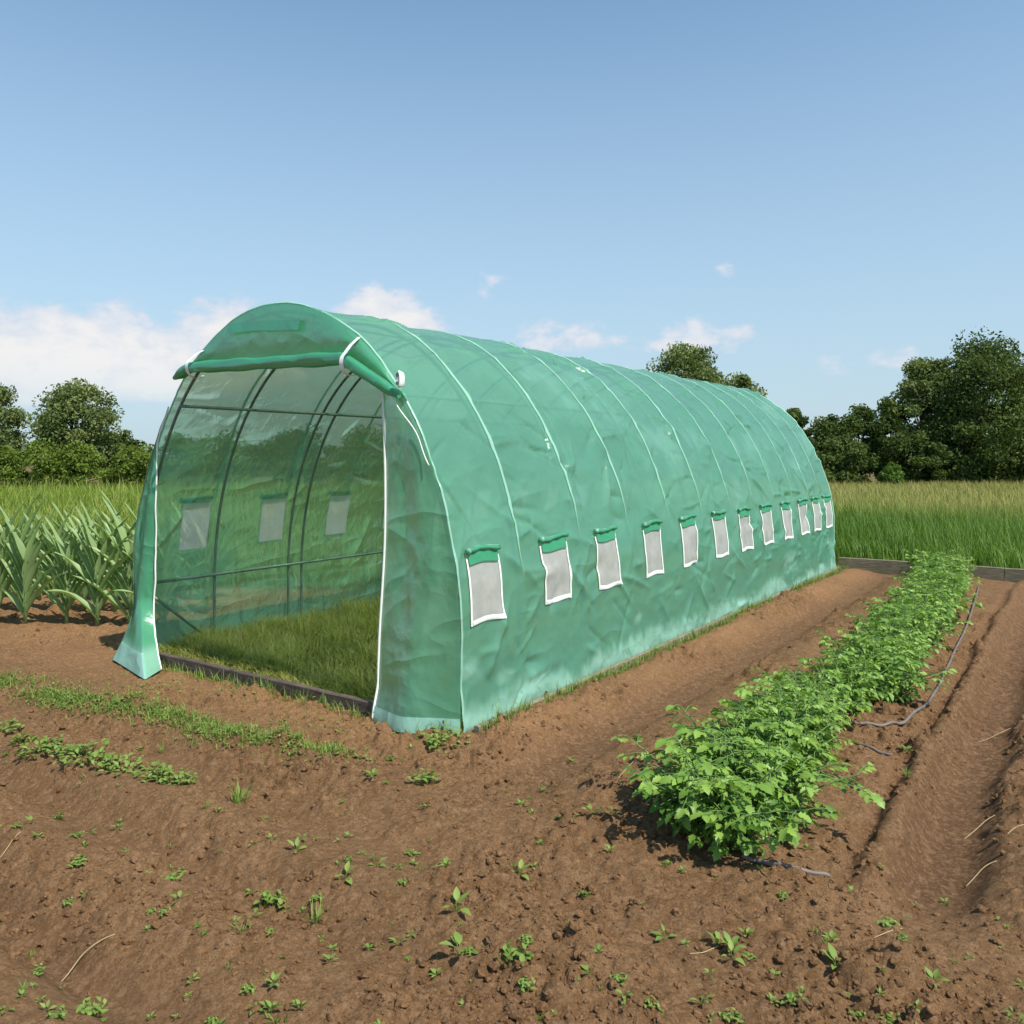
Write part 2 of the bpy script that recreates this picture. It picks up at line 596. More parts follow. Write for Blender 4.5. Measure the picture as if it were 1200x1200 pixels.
M_FILM = film_mat('green_film', 0.48, (0.205, 0.58, 0.44), (0.42, 0.86, 0.51), (0.86, 0.99, 0.79), 0.52)
M_FILM_P = film_mat('green_film_panel', 0.40, (0.20, 0.56, 0.38), (0.42, 0.85, 0.48), (0.80, 0.98, 0.70), 0.18, 1.1)
M_FILM_D = film_mat('green_film_double', 0.16, (0.13, 0.50, 0.29), (0.2, 0.62, 0.32), (0.5, 0.88, 0.55))
M_ROLL = film_mat('green_film_roll', 0.0, (0.075, 0.42, 0.22), (0.10, 0.48, 0.25), (0.3, 0.7, 0.4))
M_SKIRT = film_mat('clear_skirt', 0.22, (0.30, 0.60, 0.48), (0.3, 0.6, 0.45), (0.6, 0.85, 0.7))
M_SEAM = film_mat('seam_tape', 0.12, (0.36, 0.66, 0.52), (0.3, 0.6, 0.45), (0.6, 0.85, 0.7))

M_NET, t, out = material('insect_net')
co = t.node('ShaderNodeTexCoord').outputs['Object']
d = t.node('ShaderNodeBsdfDiffuse'); d.inputs[0].default_value = (0.74, 0.72, 0.71, 1)
tl = t.node('ShaderNodeBsdfTranslucent'); tl.inputs[0].default_value = (0.66, 0.68, 0.66, 1)
tp = t.node('ShaderNodeBsdfTransparent')
nn = t.noise(co, 7, 4, 0.6)
t.l.new(mix_sh(t, t.maprange(nn, 0.3, 0.7, 0.12, 0.36), mix_sh(t, 0.48, d.outputs[0], tl.outputs[0]), tp.outputs[0]), out.inputs[0])

M_GRASS_IN = leaf_mat('grass_inside', (0.18, 0.20, 0.05), (0.40, 0.40, 0.13), (0.5, 0.47, 0.22), 0.5)
M_MEADOW = leaf_mat('meadow_blades', (0.15, 0.235, 0.03), (0.27, 0.35, 0.06), (0.34, 0.36, 0.11), 0.35)
M_CEREAL = leaf_mat('cereal_blades', (0.09, 0.18, 0.028), (0.165, 0.275, 0.05), (0.44, 0.37, 0.14), 0.3)
M_WEED = leaf_mat('weed_leaf', (0.12, 0.20, 0.035), (0.23, 0.32, 0.075), None, 0.25)
M_POTATO = leaf_mat('potato_leaf', (0.065, 0.165, 0.018), (0.24, 0.38, 0.065), None, 0.22, 0.45, 0.35)
M_POTSTEM = leaf_mat('potato_stem', (0.10, 0.20, 0.05), (0.16, 0.26, 0.07), None, 0.1)
M_CORN = leaf_mat('corn_leaf', (0.17, 0.27, 0.10), (0.33, 0.45, 0.20), None, 0.25, 0.42, 0.35)
M_LEAF_A = leaf_mat('tree_leaf_dark', (0.05, 0.083, 0.02), (0.13, 0.175, 0.048), None, 0.25, 0.65, 0.12)
M_LEAF_B = leaf_mat('tree_leaf_mid', (0.10, 0.14, 0.048), (0.23, 0.275, 0.10), None, 0.28, 0.65, 0.12)
M_LEAF_C = leaf_mat('hedge_leaf', (0.09, 0.14, 0.022), (0.21, 0.28, 0.055), None, 0.3, 0.65, 0.12)
M_LEAF_D = leaf_mat('bush_leaf_bright', (0.08, 0.16, 0.025), (0.17, 0.26, 0.05), None, 0.28, 0.5)

# ---------------------------------------------------------------- the ground: one sheet to the horizon


def axis(lo, hi, step, growth, end_lo, end_hi):
    core = list(np.arange(lo, hi + step * 0.5, step))
    s, x = step, core[-1]
    while x < end_hi:
        s = min(s * growth, 40); x += s; core.append(x)
    s, x = step, core[0]
    pre = []
    while x > end_lo:
        s = min(s * growth, 40); x -= s; pre.append(x)
    return np.array(pre[::-1] + core)


gx = axis(-2.8, 3.3, 0.0105, 1.018, -900, 900)
gy = axis(2.05, 5.6, 0.0105, 1.010, -40, 1200)
X, Y = np.meshgrid(gx, gy, indexing='ij')
xf, yf = X.ravel(), Y.ravel()
Z = soil_h(xf, yf)
t_, b_, _, smooth_, damp_shade_ = soil_parts(xf, yf)
far_edge = 5.40 * HC + 0.15
turf = np.maximum(sstep(far_edge, far_edge + 0.3, t_), sstep(9.6, 10.4, yf + 0.15 * xf * 0) * sstep(-GW / 2, -GW - 0.4, b_))
ins = ((t_ > 0.03) & (t_ < GL) & (b_ < -0.02) & (b_ > -GW + 0.02))
turf = np.where(ins, 0.8, turf)
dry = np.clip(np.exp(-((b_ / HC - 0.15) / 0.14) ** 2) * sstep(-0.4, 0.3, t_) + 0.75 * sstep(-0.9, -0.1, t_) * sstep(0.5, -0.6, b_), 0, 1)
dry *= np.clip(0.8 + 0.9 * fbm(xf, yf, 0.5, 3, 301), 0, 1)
damp_shade_ = np.clip(damp_shade_ + 0.45 * sstep(2.6, 1.6, b_ / HC) * sstep(1.36, 1.42, b_ / HC) * sstep(-0.6, 0, t_), 0, 1)
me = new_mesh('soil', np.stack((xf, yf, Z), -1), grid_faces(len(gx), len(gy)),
              {'damp': damp_shade_, 'dry': dry, 'turf': turf}, smooth=True)
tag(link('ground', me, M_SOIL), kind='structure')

# loose clods lying on the soil (nobody could count them)
ico_v, ico_f = None, None


def ico(sub):
    import bmesh
    bm = bmesh.new()
    bmesh.ops.create_icosphere(bm, subdivisions=sub, radius=1.0)
    v = np.array([q.co[:] for q in bm.verts]); f = np.array([[q.index for q in p.verts] for p in bm.faces])
    bm.free()
    return v, f


def in_house(x, y, pad=0.05):
    t, b = TB(x, y)
    return (t > -pad) & (t < GL + pad) & (b < pad) & (b > -GW - pad)


bag = Bag()
iv1, if1 = ico(1); iv2, if2 = ico(2)
n = 13000
px_ = rng.uniform(-260, 1460, n * 2); py_ = 535 + 973 * HC / rng.uniform(1.9, 8.5, n * 2)
py_ = np.where(rng.random(n * 2) < 0.65, rng.uniform(800, 1290, n * 2), py_)
dd = 973 * HC / (py_ - 535); cxs = (px_ - 600) / 973 * dd; cys = dd
tt, bb_, _, sm, _ = soil_parts(cxs, cys)
pat = fbm(cxs, cys, 0.6, 2, 77)
ok = (~in_house(cxs, cys)) & (tt < far_edge - 0.1) & ((yy := cys) < 9.8) & (rng.random(n * 2) < (1 - 0.9 * sm) * np.clip(0.55 + pat, 0.05, 1))
cxs, cys = cxs[ok][:n], cys[ok][:n]
czs = soil_h(cxs, cys)
for x, y, z in zip(cxs, cys, czs):
    s = min(0.0042 * math.exp(rng.exponential(0.44)), 0.017)
    v, f = (iv2, if2) if s > 0.009 else (iv1, if1)
    q = rng.normal(size=(3, 3)); q, _ = np.linalg.qr(q)
    k = rng.uniform(0.65, 1.25, 3)
    d1 = rng.normal(size=3) * 2.3; d2 = rng.normal(size=3) * 4.5
    vv = v * (1 + 0.16 * np.sin(v @ d1 + rng.uniform(0, 6)) + 0.13 * np.sin(v @ d2 + rng.uniform(0, 6)))[:, None]
    vv = vv + rng.normal(size=vv.shape) * 0.13
    vv = (vv * k) @ q * s
    vv[:, 2] *= 0.8
    bag.add(vv + (x, y, z + s * 0.22), f, damp=rng.choice((0.0, 0.0, 0.25, 0.6)), dry=rng.uniform(0, 0.6), turf=0.0)
tag(link('soil_clods', bag.mesh('soil_clods', False), M_SOIL), kind='stuff', label='loose brown soil clods scattered over the tilled ground', cat='soil clods')


# ---------------------------------------------------------------- grass-like stuff
def blades(bx, by, bz, h, w, lean, az_, segs=3, tipv=None, curl=1.0):
    """arrays -> blade strips with tip / rnd attributes"""
    n_ = len(bx)
    k = np.linspace(0, 1, segs + 1)
    ca, sa = np.cos(az_), np.sin(az_)
    vs = np.zeros((n_, segs + 1, 2, 3))
    for i, q in enumerate(k):
        out_ = lean * (q ** (1 + curl)) * h
        hz = h * (q - 0.28 * (lean ** 1.0) * q ** 2)
        ww = w * (1 - q ** 1.6) * 0.5 + w * 0.03
        cx = bx + ca * out_; cy = by + sa * out_; cz = bz + hz
        vs[:, i, 0] = np.stack((cx - sa * ww, cy + ca * ww, cz), -1)
        vs[:, i, 1] = np.stack((cx + sa * ww, cy - ca * ww, cz), -1)
    f = []
    base = np.arange(n_)[:, None] * (segs + 1) * 2
    for i in range(segs):
        f.append(np.stack((base[:, 0] + 2 * i, base[:, 0] + 2 * i + 1, base[:, 0] + 2 * i + 3, base[:, 0] + 2 * i + 2), -1))
    f = np.concatenate(f)
    tip = np.broadcast_to(k[None, :, None], (n_, segs + 1, 2)).ravel()
    return vs.reshape(-1, 3), f, tip


def blade_bag(bag, x, y, z, h, w, lean, rnd, segs=3, curl=1.0, tipk=1.0):
    n_ = len(x)
    v, f, tip = blades(x, y, z, h, w, lean, rng.uniform(0, 2 * np.pi, n_), segs, curl=curl)
    bag.add(v, f, tip=tip * np.repeat(np.broadcast_to(tipk, (n_,)), (segs + 1) * 2), rnd=np.repeat(rnd, (segs + 1) * 2))


# grass inside the greenhouse
bag = Bag()
n = 52000
t_ = GL * rng.random(n) ** 1.7; b_ = -GW * rng.random(n)
t_ = 0.02 + t_ * 0.99
gxx, gyy = P0[0] + U[0] * t_ + RV[0] * b_, P0[1] + U[1] * t_ + RV[1] * b_
nz = fbm(gxx, gyy, 0.35, 3, 501)
h = (0.09 + 0.08 * rng.random(n) + 0.11 * np.clip(nz, -0.5, 1)) * sstep(-0.1, 0.35, t_) + 0.035
h *= np.clip(1 - 0.75 * np.exp(-t_ / 0.12), 0.3, 1)
keep = (b_ > -GW + 0.06) & (b_ < -0.05)
gxx, gyy, h, nz, t_ = gxx[keep], gyy[keep], h[keep], nz[keep], t_[keep]
blade_bag(bag, gxx, gyy, np.full(len(gxx), 0.0), h, 0.006 + 0.006 * rng.random(len(h)), rng.uniform(0.25, 1.1, len(h)),
          np.clip(0.45 + 0.5 * nz + rng.normal(0, 0.25, len(h)) + 0.35 * np.exp(-t_ / 0.35), 0, 1), 3, 1.0, rng.uniform(0.2, 1, len(h)))  # lighter towards the front edge: sunlit strip put into the grass colour
tag(link('grass', bag.mesh('grass_inside'), M_GRASS_IN), kind='stuff', label='rough green grass growing inside the plastic greenhouse', cat='grass')


def wedge(n_, r0, r1, y0, y1, power=1.0):
    y = np.sqrt(y0 ** 2 + (y1 ** 2 - y0 ** 2) * rng.random(n_) ** power)
    return y * rng.uniform(r0, r1, n_), y


# tall cereal behind the edging board, on the right and behind the house
bag = Bag()
for n, y0, y1, hw, wk in ((46000, 7.5, 19, 1.0, 1.0), (52000, 17, 38, 1.0, 1.7)):
    x, y = wedge(n, -0.05, 0.92, y0, y1, 1.25)
    t_, b_ = TB(x, y)
    ok = (t_ > far_edge + 0.12 + 0.1 * rng.random(n)) & (x > -1 + 0 * y)
    x, y, t_ = x[ok], y[ok], t_[ok]
    nz = fbm(x, y, 2.5, 3, 601)
    h = (0.54 + 0.16 * rng.random(len(x)) + 0.08 * nz) * (0.62 + 0.38 * sstep(far_edge, far_edge + 2.5, t_))
    z = soil_h(x, y, False)
    g = sstep(8.6, 20, t_)
    blade_bag(bag, x, y, z, h, (0.010 + 0.010 * rng.random(len(h))) * wk, rng.uniform(0.05, 0.6, len(h)),
              np.clip(0.4 + 0.6 * nz + rng.normal(0, 0.25, len(h)), 0, 1), 3, 1.4, (0.2 + 0.95 * g) * rng.uniform(0.55, 1.15, len(h)))
tag(link('cereal_crop', bag.mesh('cereal'), M_CEREAL), kind='stuff', label='tall green cereal crop ripening to gold behind the edging board', cat='crop field')

# meadow on the left
bag = Bag()
for n, y0, y1, wk in ((42000, 9.9, 20, 1.0), (46000, 18, 38, 1.7)):
    x, y = wedge(n, -0.95, -0.02, y0, y1, 1.2)
    t_, b_ = TB(x, y)
    ok = (b_ < -GW - 0.15) | (t_ > GL + 0.3)
    ok &= x < -1 + 0.03 * y
    x, y = x[ok], y[ok]
    nz = fbm(x, y, 2.2, 3, 611)
    tall = rng.random(len(x)) < 0.10
    h = (0.30 + 0.18 * rng.random(len(x)) + 0.12 * nz) * np.where(tall, 1.7, 1.0) * (0.8 + 0.5 * sstep(22, 35, y))
    blade_bag(bag, x, y, soil_h(x, y, False), h, (0.010 + 0.010 * rng.random(len(h))) * wk, rng.uniform(0.05, 0.7, len(h)),
              np.clip(0.5 + 0.6 * nz + rng.normal(0, 0.25, len(h)), 0, 1), 3, 1.2, np.where(tall, 1.0, rng.uniform(0, 0.6, len(h))))
tag(link('meadow_grass', bag.mesh('meadow'), M_MEADOW), kind='stuff', label='bright yellow-green meadow grass behind the corn and before the hedge', cat='meadow')

# ---------------------------------------------------------------- greenhouse
NP = 400
th = np.linspace(0, np.pi, NP)
ax_ = GW / 2 - GW / 2 * np.cos(th) ; az_ = GC + GA * np.sin(th)
prof = np.concatenate((np.stack((np.zeros(40), np.linspace(0, GC, 40, endpoint=False)), -1), np.stack((ax_, az_), -1),
                       np.stack((np.full(40, GW), np.linspace(GC, 0, 41)[1:]), -1)))
seg = np.r_[0, np.cumsum(np.linalg.norm(np.diff(prof, axis=0), axis=1))]
PL = seg[-1]


def prof_at(L):
    a = np.interp(L, seg, prof[:, 0]); z = np.interp(L, seg, prof[:, 1])
    e = 0.01
    da = np.interp(np.minimum(L + e, PL), seg, prof[:, 0]) - np.interp(np.maximum(L - e, 0), seg, prof[:, 0])
    dz_ = np.interp(np.minimum(L + e, PL), seg, prof[:, 1]) - np.interp(np.maximum(L - e, 0), seg, prof[:, 1])
    l = np.hypot(da, dz_) + 1e-9
    return a, z, -dz_ / l, da / l                    # outward normal in (a, z); a runs leftwards


LZ = {}


def L_of_z(z):
    k = np.argmax(prof[:, 1])
    return float(np.interp(z, prof[:k, 1], seg[:k]))


SEAMS = [0.41, 0.895, 1.375, 1.86, 2.335, 2.805, 3.255, 3.71, 4.165, 4.575, 4.945]
SEAM_T = [s * HC for s in SEAMS]
HOOPS = [0.012, 0.42, 0.92, 1.02, 1.72, 2.21, 2.66, 3.11, 3.56, 4.02, 4.47, 4.92, 5.285]
HOOP_T = [s * HC for s in HOOPS]

NTT, NLL = 760, 440
tg = np.linspace(0, GL, NTT); Lg = np.linspace(0, PL, NLL)
T, L = np.meshgrid(tg, Lg, indexing='ij')
# film sags a little between hoops and carries folds
edges = np.array([0] + SEAM_T + [GL])
idx = np.clip(np.searchsorted(edges, T, side='right') - 1, 0, len(edges) - 2)
frac = (T - edges[idx]) / (edges[idx + 1] - edges[idx])
arch = np.sin(np.pi * L / PL)
D = -0.016 * np.sin(np.pi * frac) * (0.5 + 0.5 * arch)
D += 0.014 * fbm(T * 1.0, L * 2.0, 0.55, 4, 701, 0.55)
frng = np.random.default_rng(23)
for _ in range(520):
    k = frng.integers(0, len(edges) - 1)
    t0 = edges[k] + (edges[k + 1] - edges[k]) * frng.choice((0.0, 1.0)) if frng.random() < 0.6 else frng.uniform(0, GL)
    l0 = frng.uniform(0.05, PL - 0.05)
    if frng.random() < 0.55:
        l0 = frng.uniform(0.3, PL * 0.48)
    an = frng.choice((-1, 1)) * frng.uniform(0.1, 1.2)
    if frng.random() < 0.25: an = frng.uniform(-0.15, 0.15)
    ln = frng.uniform(0.15, 0.62)
    ddir = np.array((math.cos(an), math.sin(an)))
    if t0 > edges[k] + 0.3: ddir[0] *= -1
    wd = frng.uniform(0.014, 0.045); amp = frng.choice((-1, 1), p=(0.4, 0.6)) * frng.uniform(0.010, 0.040)
    ra = (T - t0) * ddir[0] + (L - l0) * ddir[1]
    rp = -(T - t0) * ddir[1] + (L - l0) * ddir[0] + 0.15 * (ra - ln / 2) ** 2
    D += amp * np.exp(-np.sqrt((rp / wd) ** 2 + 0.04) * 1.4) * sstep(-0.05, 0.06, ra) * sstep(ln + 0.05, ln * 0.4, ra)
for st in SEAM_T:                                    # hold the film to its hoops
    D *= 1 - 0.55 * np.exp(-((T - st) / 0.03) ** 2)
foot = sstep(0.30, 0.0, L)                          # wrinkled foot of the wall
D += foot * 0.014 * fbm(T, L, 0.12, 3, 711) + 0.02 * foot
foot2 = sstep(PL - 0.30, PL, L)
D += foot2 * 0.02
D *= np.clip((PL - 0.0 - np.abs(L - PL / 2) * 2) / 0.06, 0.25, 1)


def disp_at(t, Lq):
    i = np.clip(np.asarray(t) / GL * (NTT - 1), 0, NTT - 1.001); j = np.clip(np.asarray(Lq) / PL * (NLL - 1), 0, NLL - 1.001)
    i0, j0 = np.floor(i).astype(int), np.floor(j).astype(int)
    fi, fj = i - i0, j - j0
    return (D[i0, j0] * (1 - fi) * (1 - fj) + D[i0 + 1, j0] * fi * (1 - fj) + D[i0, j0 + 1] * (1 - fi) * fj + D[i0 + 1, j0 + 1] * fi * fj)


def skin(t, Lq, off=0.0, d=None):
    """point on the film in house coordinates: x = t along, y = b leftwards negative -> local axes"""
    t = np.asarray(t, dtype=float); Lq = np.asarray(Lq, dtype=float)
    a, z, na, nz_ = prof_at(Lq)
    d = (disp_at(t, Lq) if d is None else d) + off
    return np.stack((t, -(a + na * d) * -1.0, z + nz_ * d), -1)


# local house frame: x along the house, y to the LEFT (right handed with z up)
house = empty('greenhouse', (P0[0], P0[1], 0.0), math.atan2(U[1], U[0]))
tag(house, 'long green plastic polytunnel greenhouse with rolled-up front door and white mesh windows', 'greenhouse')

WIN_Z0, WIN_Z1 = 0.395 * HC, 0.645 * HC
WIN_W = 0.20 * HC
RIGHT_T = [k * HC for k in (0.165, 0.672, 1.13, 1.63, 2.10, 2.585, 3.035, 3.48, 3.945, 4.385, 4.765, 5.13)]
LEFT_T = [(0.300 + 0.505 * i) * HC for i in range(10)]
LR0, LR1 = L_of_z(WIN_Z0), L_of_z(WIN_Z1)
LL0, LL1 = L_of_z(0.51 * HC), L_of_z(0.765 * HC)
faces = grid_faces(NTT, NLL)
ct = T.ravel()[faces].mean(1); cl = L.ravel()[faces].mean(1)
hole = np.zeros(len(faces), bool)
for wt_ in RIGHT_T:
    hole |= (np.abs(ct - wt_) < WIN_W / 2 - 0.006) & (cl > LR0 + 0.006) & (cl < LR1 - 0.006)
for wt_ in LEFT_T:
    hole |= (np.abs(ct - wt_) < 0.45 * WIN_W - 0.006) & (PL - cl > LL0 + 0.006) & (PL - cl < LL1 - 0.006)
V = skin(T.ravel(), L.ravel(), 0.0, D.ravel())
zz = V[:, 2]
dk = 0.15 + 0.16 * fbm(T.ravel(), 0.4 * L.ravel(), 0.45, 5, 721, 0.7)
pale_film = sstep(0.05, -0.07, zz - dk) * (0.75 + 0.25 * fbm(T.ravel(), L.ravel(), 0.12, 3, 723))  # paler towards the foot of the wall, with a jagged upper edge
pale_film = np.maximum(pale_film, 0.6 * sstep(0.25, 0.5, fbm(T.ravel(), 2 * L.ravel(), 0.8, 4, 727, 0.6)) * sstep(0.55, 0.35, zz))
pale_film = np.clip(pale_film + 0.25 * sstep(0.15, 0.6, fbm(T.ravel(), L.ravel(), 0.6, 4, 731, 0.6)) * sstep(0.4, 0.8, zz), 0, 1)
pale_film = np.where(L.ravel() > PL / 2, pale_film * 0.3, pale_film)
link('cover', new_mesh('cover', V, faces[~hole], {'dust': pale_film}, True), M_FILM, house)


def ribbon(bag, t0, t1, L0, L1, off, nt=2, nl=2, **attrs):
    tt_, ll = np.meshgrid(np.linspace(t0, t1, nt), np.linspace(L0, L1, nl), indexing='ij')
    v = skin(tt_.ravel(), ll.ravel(), off)
    bag.add(v, grid_faces(nt, nl), **attrs)


# seam tapes over the hoops, from the ridge down to window height
Ltop = PL / 2
for i, st in enumerate(SEAM_T):
    bag = Bag()
    z_end = WIN_Z1 - 0.02 if i else 0.52 * HC
    nl = 120
    ll = np.linspace(L_of_z(z_end), PL - L_of_z(WIN_Z1), nl)
    wd = 0.012 * sstep(L_of_z(z_end), L_of_z(z_end) + 0.5, ll) * sstep(PL - L_of_z(WIN_Z1), PL - L_of_z(WIN_Z1) - 0.5, ll) + 0.0015
    v = np.stack([skin(st + s * wd + 0.004 * np.sin(ll * 5 + i), ll, 0.006) for s in (-1, 0, 1)], 1).reshape(-1, 3)
    v[1::3, 2] += 0.003
    i_, j_ = np.meshgrid(np.arange(nl - 1), np.arange(2), indexing='ij')
    f = np.stack((i_ * 3 + j_, i_ * 3 + j_ + 1, (i_ + 1) * 3 + j_ + 1, (i_ + 1) * 3 + j_), -1).reshape(-1, 4)
    bag.add(v, f, dust=0.5)
    link('seam_tape', bag.mesh('seam_tape', True), M_SEAM, house)
# white binding of the front and rear edge of the cover
for tt0 in (0.0, GL - 0.022):
    bag = Bag()
    ll = np.linspace(L_of_z(0.02), PL - L_of_z(0.02), 200)
    v = np.stack([skin(np.full(200, tt0 + s), ll, 0.008 + q) for s, q in ((-0.003, -0.004), (0.005, 0.003), (0.013, -0.003))], 1).reshape(-1, 3)
    i_, j_ = np.meshgrid(np.arange(199), np.arange(2), indexing='ij')
    f = np.stack((i_ * 3 + j_, i_ * 3 + j_ + 1, (i_ + 1) * 3 + j_ + 1, (i_ + 1) * 3 + j_), -1).reshape(-1, 4)
    bag.add(v, f, dust=0.6)
    link('edge_binding', bag.mesh('edge_binding', True), M_SEAM, house)

# hoops of galvanised tube, purlins and a brace
for ht in HOOP_T:
    bag = Bag()
    ll = np.linspace(0, PL, 70)
    a, z, na, nz_ = prof_at(ll)
    k = 0.052
    tube(bag, np.stack((np.full(70, ht + 0.02 * (ht < 0.1)), a - na * k, z - nz_ * k), -1), 0.0115, 8)
    link('hoop', bag.mesh('hoop', True), M_STEEL, house)


def purlin(Lq, side):
    a, z, na, nz_ = prof_at(Lq if side > 0 else PL - Lq)
    bag = Bag()
    k = 0.077
    tube(bag, [(0.02, a - na * k, z - nz_ * k), (GL / 2, a - na * k, z - nz_ * k), (GL - 0.02, a - na * k, z - nz_ * k)], 0.0125, 8)
    link('purlin', bag.mesh('purlin', True), M_STEEL, house)


for side in (1, -1):
    purlin(L_of_z(0.37 * HC), side)
    purlin(L_of_z(1.27 * HC), side)
purlin(PL / 2, 1)
bag = Bag()
tube(bag, [(0.035, GW - 0.07, 0.33 * HC), (0.40 * HC, GW - 0.07, 0.02)], 0.012, 8)
link('brace', bag.mesh('brace', True), M_STEEL, house)
bag = Bag()
tube(bag, [(0.035, 0.07, 0.33 * HC), (0.40 * HC, 0.07, 0.02)], 0.012, 8)
link('brace', bag.mesh('brace', True), M_STEEL, house)

# windows: net with white binding and a rolled-up green flap
wrng = np.random.default_rng(3)


def window(tc_, side):
    La, Lb = (LR0, LR1) if side > 0 else (LL0, LL1)
    j = wrng.normal(0, 0.006, 8)
    sk = wrng.uniform(-0.02, 0.02)
    w2 = WIN_W / 2 * (1.0 if side > 0 else 0.9)

    def pt(u_, v_, off):                             # u -1..1 across, v 0..1 up
        u_ = np.asarray(u_, dtype=float); v_ = np.asarray(v_, dtype=float)
        tq = tc_ + u_ * w2 + sk * (v_ - 0.5) + 0.003 * np.sin(v_ * 6 + j[0] * 300) * np.abs(u_)
        lq = La + (Lb - La) * v_ + 0.006 * np.sin(u_ * 3 + j[1] * 300)
        return skin(tq, lq if side > 0 else PL - lq, off)
    uu, vv = np.meshgrid(np.linspace(-1, 1, 9), np.linspace(0, 1, 13), indexing='ij')
    net = link('window', new_mesh('window', pt(uu.ravel(), vv.ravel(), 0.004), grid_faces(9, 13), None, True), M_NET, house)
    bag = Bag()
    b1, b2 = 0.05, 0.036

    def strip(us, vs_):
        n_ = 14
        k = np.linspace(0, 1, n_)
        (u0, u1, u2, u3), (v0, v1, v2, v3) = us, vs_
        rows = [pt(u0 + (u1 - u0) * k, v0 + (v1 - v0) * k, 0.009), pt((u0 + u2) / 2 + ((u1 + u3) - (u0 + u2)) / 2 * k, (v0 + v2) / 2 + ((v1 + v3) - (v0 + v2)) / 2 * k, 0.014),
                pt(u2 + (u3 - u2) * k, v2 + (v3 - v2) * k, 0.009)]
        bag.add(np.stack(rows, 0).reshape(-1, 3), grid_faces(3, n_))
    strip((-1 - b1, -1 - b1, -1 + b1, -1 + b1), (-b2, 0.93, -b2, 0.93))
    strip((1 - b1, 1 - b1, 1 + b1, 1 + b1), (-b2, 0.93, -b2, 0.93))
    strip((-1 + b1, 1 - b1, -1 + b1, 1 - b1), (-b2, -b2, b2, b2))
    link('frame', bag.mesh('frame', True), M_WHITE, net)
    bag = Bag()
    # short hanging piece of film under the roll
    uu, vv = np.meshgrid(np.linspace(-0.93, 0.93, 8), np.linspace(0.86 + wrng.uniform(-0.03, 0.03), 1.0, 4), indexing='ij')
    bag.add(pt(uu.ravel(), vv.ravel(), 0.017), grid_faces(8, 4), dust=0.0)
    k = np.linspace(-1.06, 1.06, 14)
    sag = 0.012 * np.cos(k * 1.5) + wrng.uniform(-0.02, 0.02) * k
    tube(bag, pt(k, 1.03 + sag, 0.022), 0.015 + 0.003 * np.sin(k * 9 + j[2] * 400), 9, True, dust=0.0)
    link('flap_roll', bag.mesh('flap_roll', True), M_ROLL, net)
    bag = Bag()
    for s in (-0.97,):
        k = np.linspace(0, 2 * np.pi, 9)
        c0 = pt([s], [1.03], 0.022)[0]
        c1 = pt([s + 0.09], [1.03], 0.022)[0]
        tube(bag, [c0, c1], 0.019, 9)
    k = np.linspace(-1.08, 1.08, 10)
    tube(bag, pt(k, 1.07 + 0 * k, 0.024), 0.004, 5)
    link('tie', bag.mesh('tie', True), M_SEAM, net)


for wt_ in RIGHT_T: window(wt_, 1)
for wt_ in LEFT_T: window(wt_, -1)

# ---- front end wall
Z_ELL = lambda a: GC + GA * np.sqrt(np.clip(1 - ((a - GW / 2) / (GW / 2)) ** 2, 0, 1))


def roll_z(a):
    k = a / GW
    z = (1.395 + 0.05 * (k - 0.25)) * HC
    z = np.where(k < 0.27, z - (0.27 - k) * 1.05 * HC, z)
    z = np.where(k > 0.76, z - (k - 0.76) * 0.75 * HC, z)
    return z


A_R0, A_R1 = 0.118 * GW, 0.80 * GW                   # roll meets the arch here


# gable film above the roll
aa = np.linspace(A_R0, A_R1, 70); vv = np.linspace(0, 1, 24)
A, Vv = np.meshgrid(aa, vv, indexing='ij')
zb = roll_z(A); zt = np.maximum(Z_ELL(A), zb + 0.001)
Zg = zb + (zt - zb) * Vv
bul = -0.03 * np.sin(np.pi * Vv) + 0.012 * fbm(A, Zg, 0.25, 3, 801) * np.sin(np.pi * Vv)
V = np.stack((bul + 0.0, A, Zg), -1).reshape(-1, 3)
link('gable_panel', new_mesh('gable_panel', V, grid_faces(70, 24), {'dust': np.zeros(len(V))}, True), M_FILM_D, house)
# small vent flap stitched under the ridge
bag = Bag()
aa = np.linspace(0.40, 0.63, 16) * GW; vv = np.linspace(0, 1, 5)
A, Vv = np.meshgrid(aa, vv, indexing='ij')
bag.add(np.stack((-0.045 - 0.012 * (1 - Vv), A, 1.575 * HC - 0.07 * (1 - Vv) + 0.02 * np.sin(A * 4)), -1).reshape(-1, 3), grid_faces(16, 5), dust=0.0)
link('vent_flap', bag.mesh('vent_flap', True), M_ROLL, house)

# rolled-up door
k = np.linspace(A_R0 + 0.03, A_R1 + 0.05, 90)
rr_ = 0.045 + 0.003 * np.sin(k * 7) + 0.003 * np.sin(k * 17 + 1)
rr_ = rr_ * (0.35 + 0.65 * sstep(k[0] - 0.01, k[0] + 0.12, k)) * (0.4 + 0.6 * sstep(k[-1] + 0.01, k[-1] - 0.10, k))
rz_ = roll_z(k) - 0.02
bag = Bag()
nseg = 26
an = np.arange(nseg) * 2 * np.pi / nseg
spir = 1 + 0.06 * np.sin(3 * an[None, :] + k[:, None] * 1.2) + 0.03 * np.sin(5 * an[None, :] - k[:, None] * 5)
vx = -0.065 + rr_[:, None] * spir * np.cos(an)[None, :]
vz = rz_[:, None] + rr_[:, None] * spir * np.sin(an)[None, :] * 0.95
v = np.stack((vx, np.broadcast_to(k[:, None], vx.shape), vz), -1).reshape(-1, 3)
i_, j_ = np.meshgrid(np.arange(89), np.arange(nseg), indexing='ij')
f = np.stack((i_ * nseg + j_, i_ * nseg + (j_ + 1) % nseg, (i_ + 1) * nseg + (j_ + 1) % nseg, (i_ + 1) * nseg + j_), -1).reshape(-1, 4)
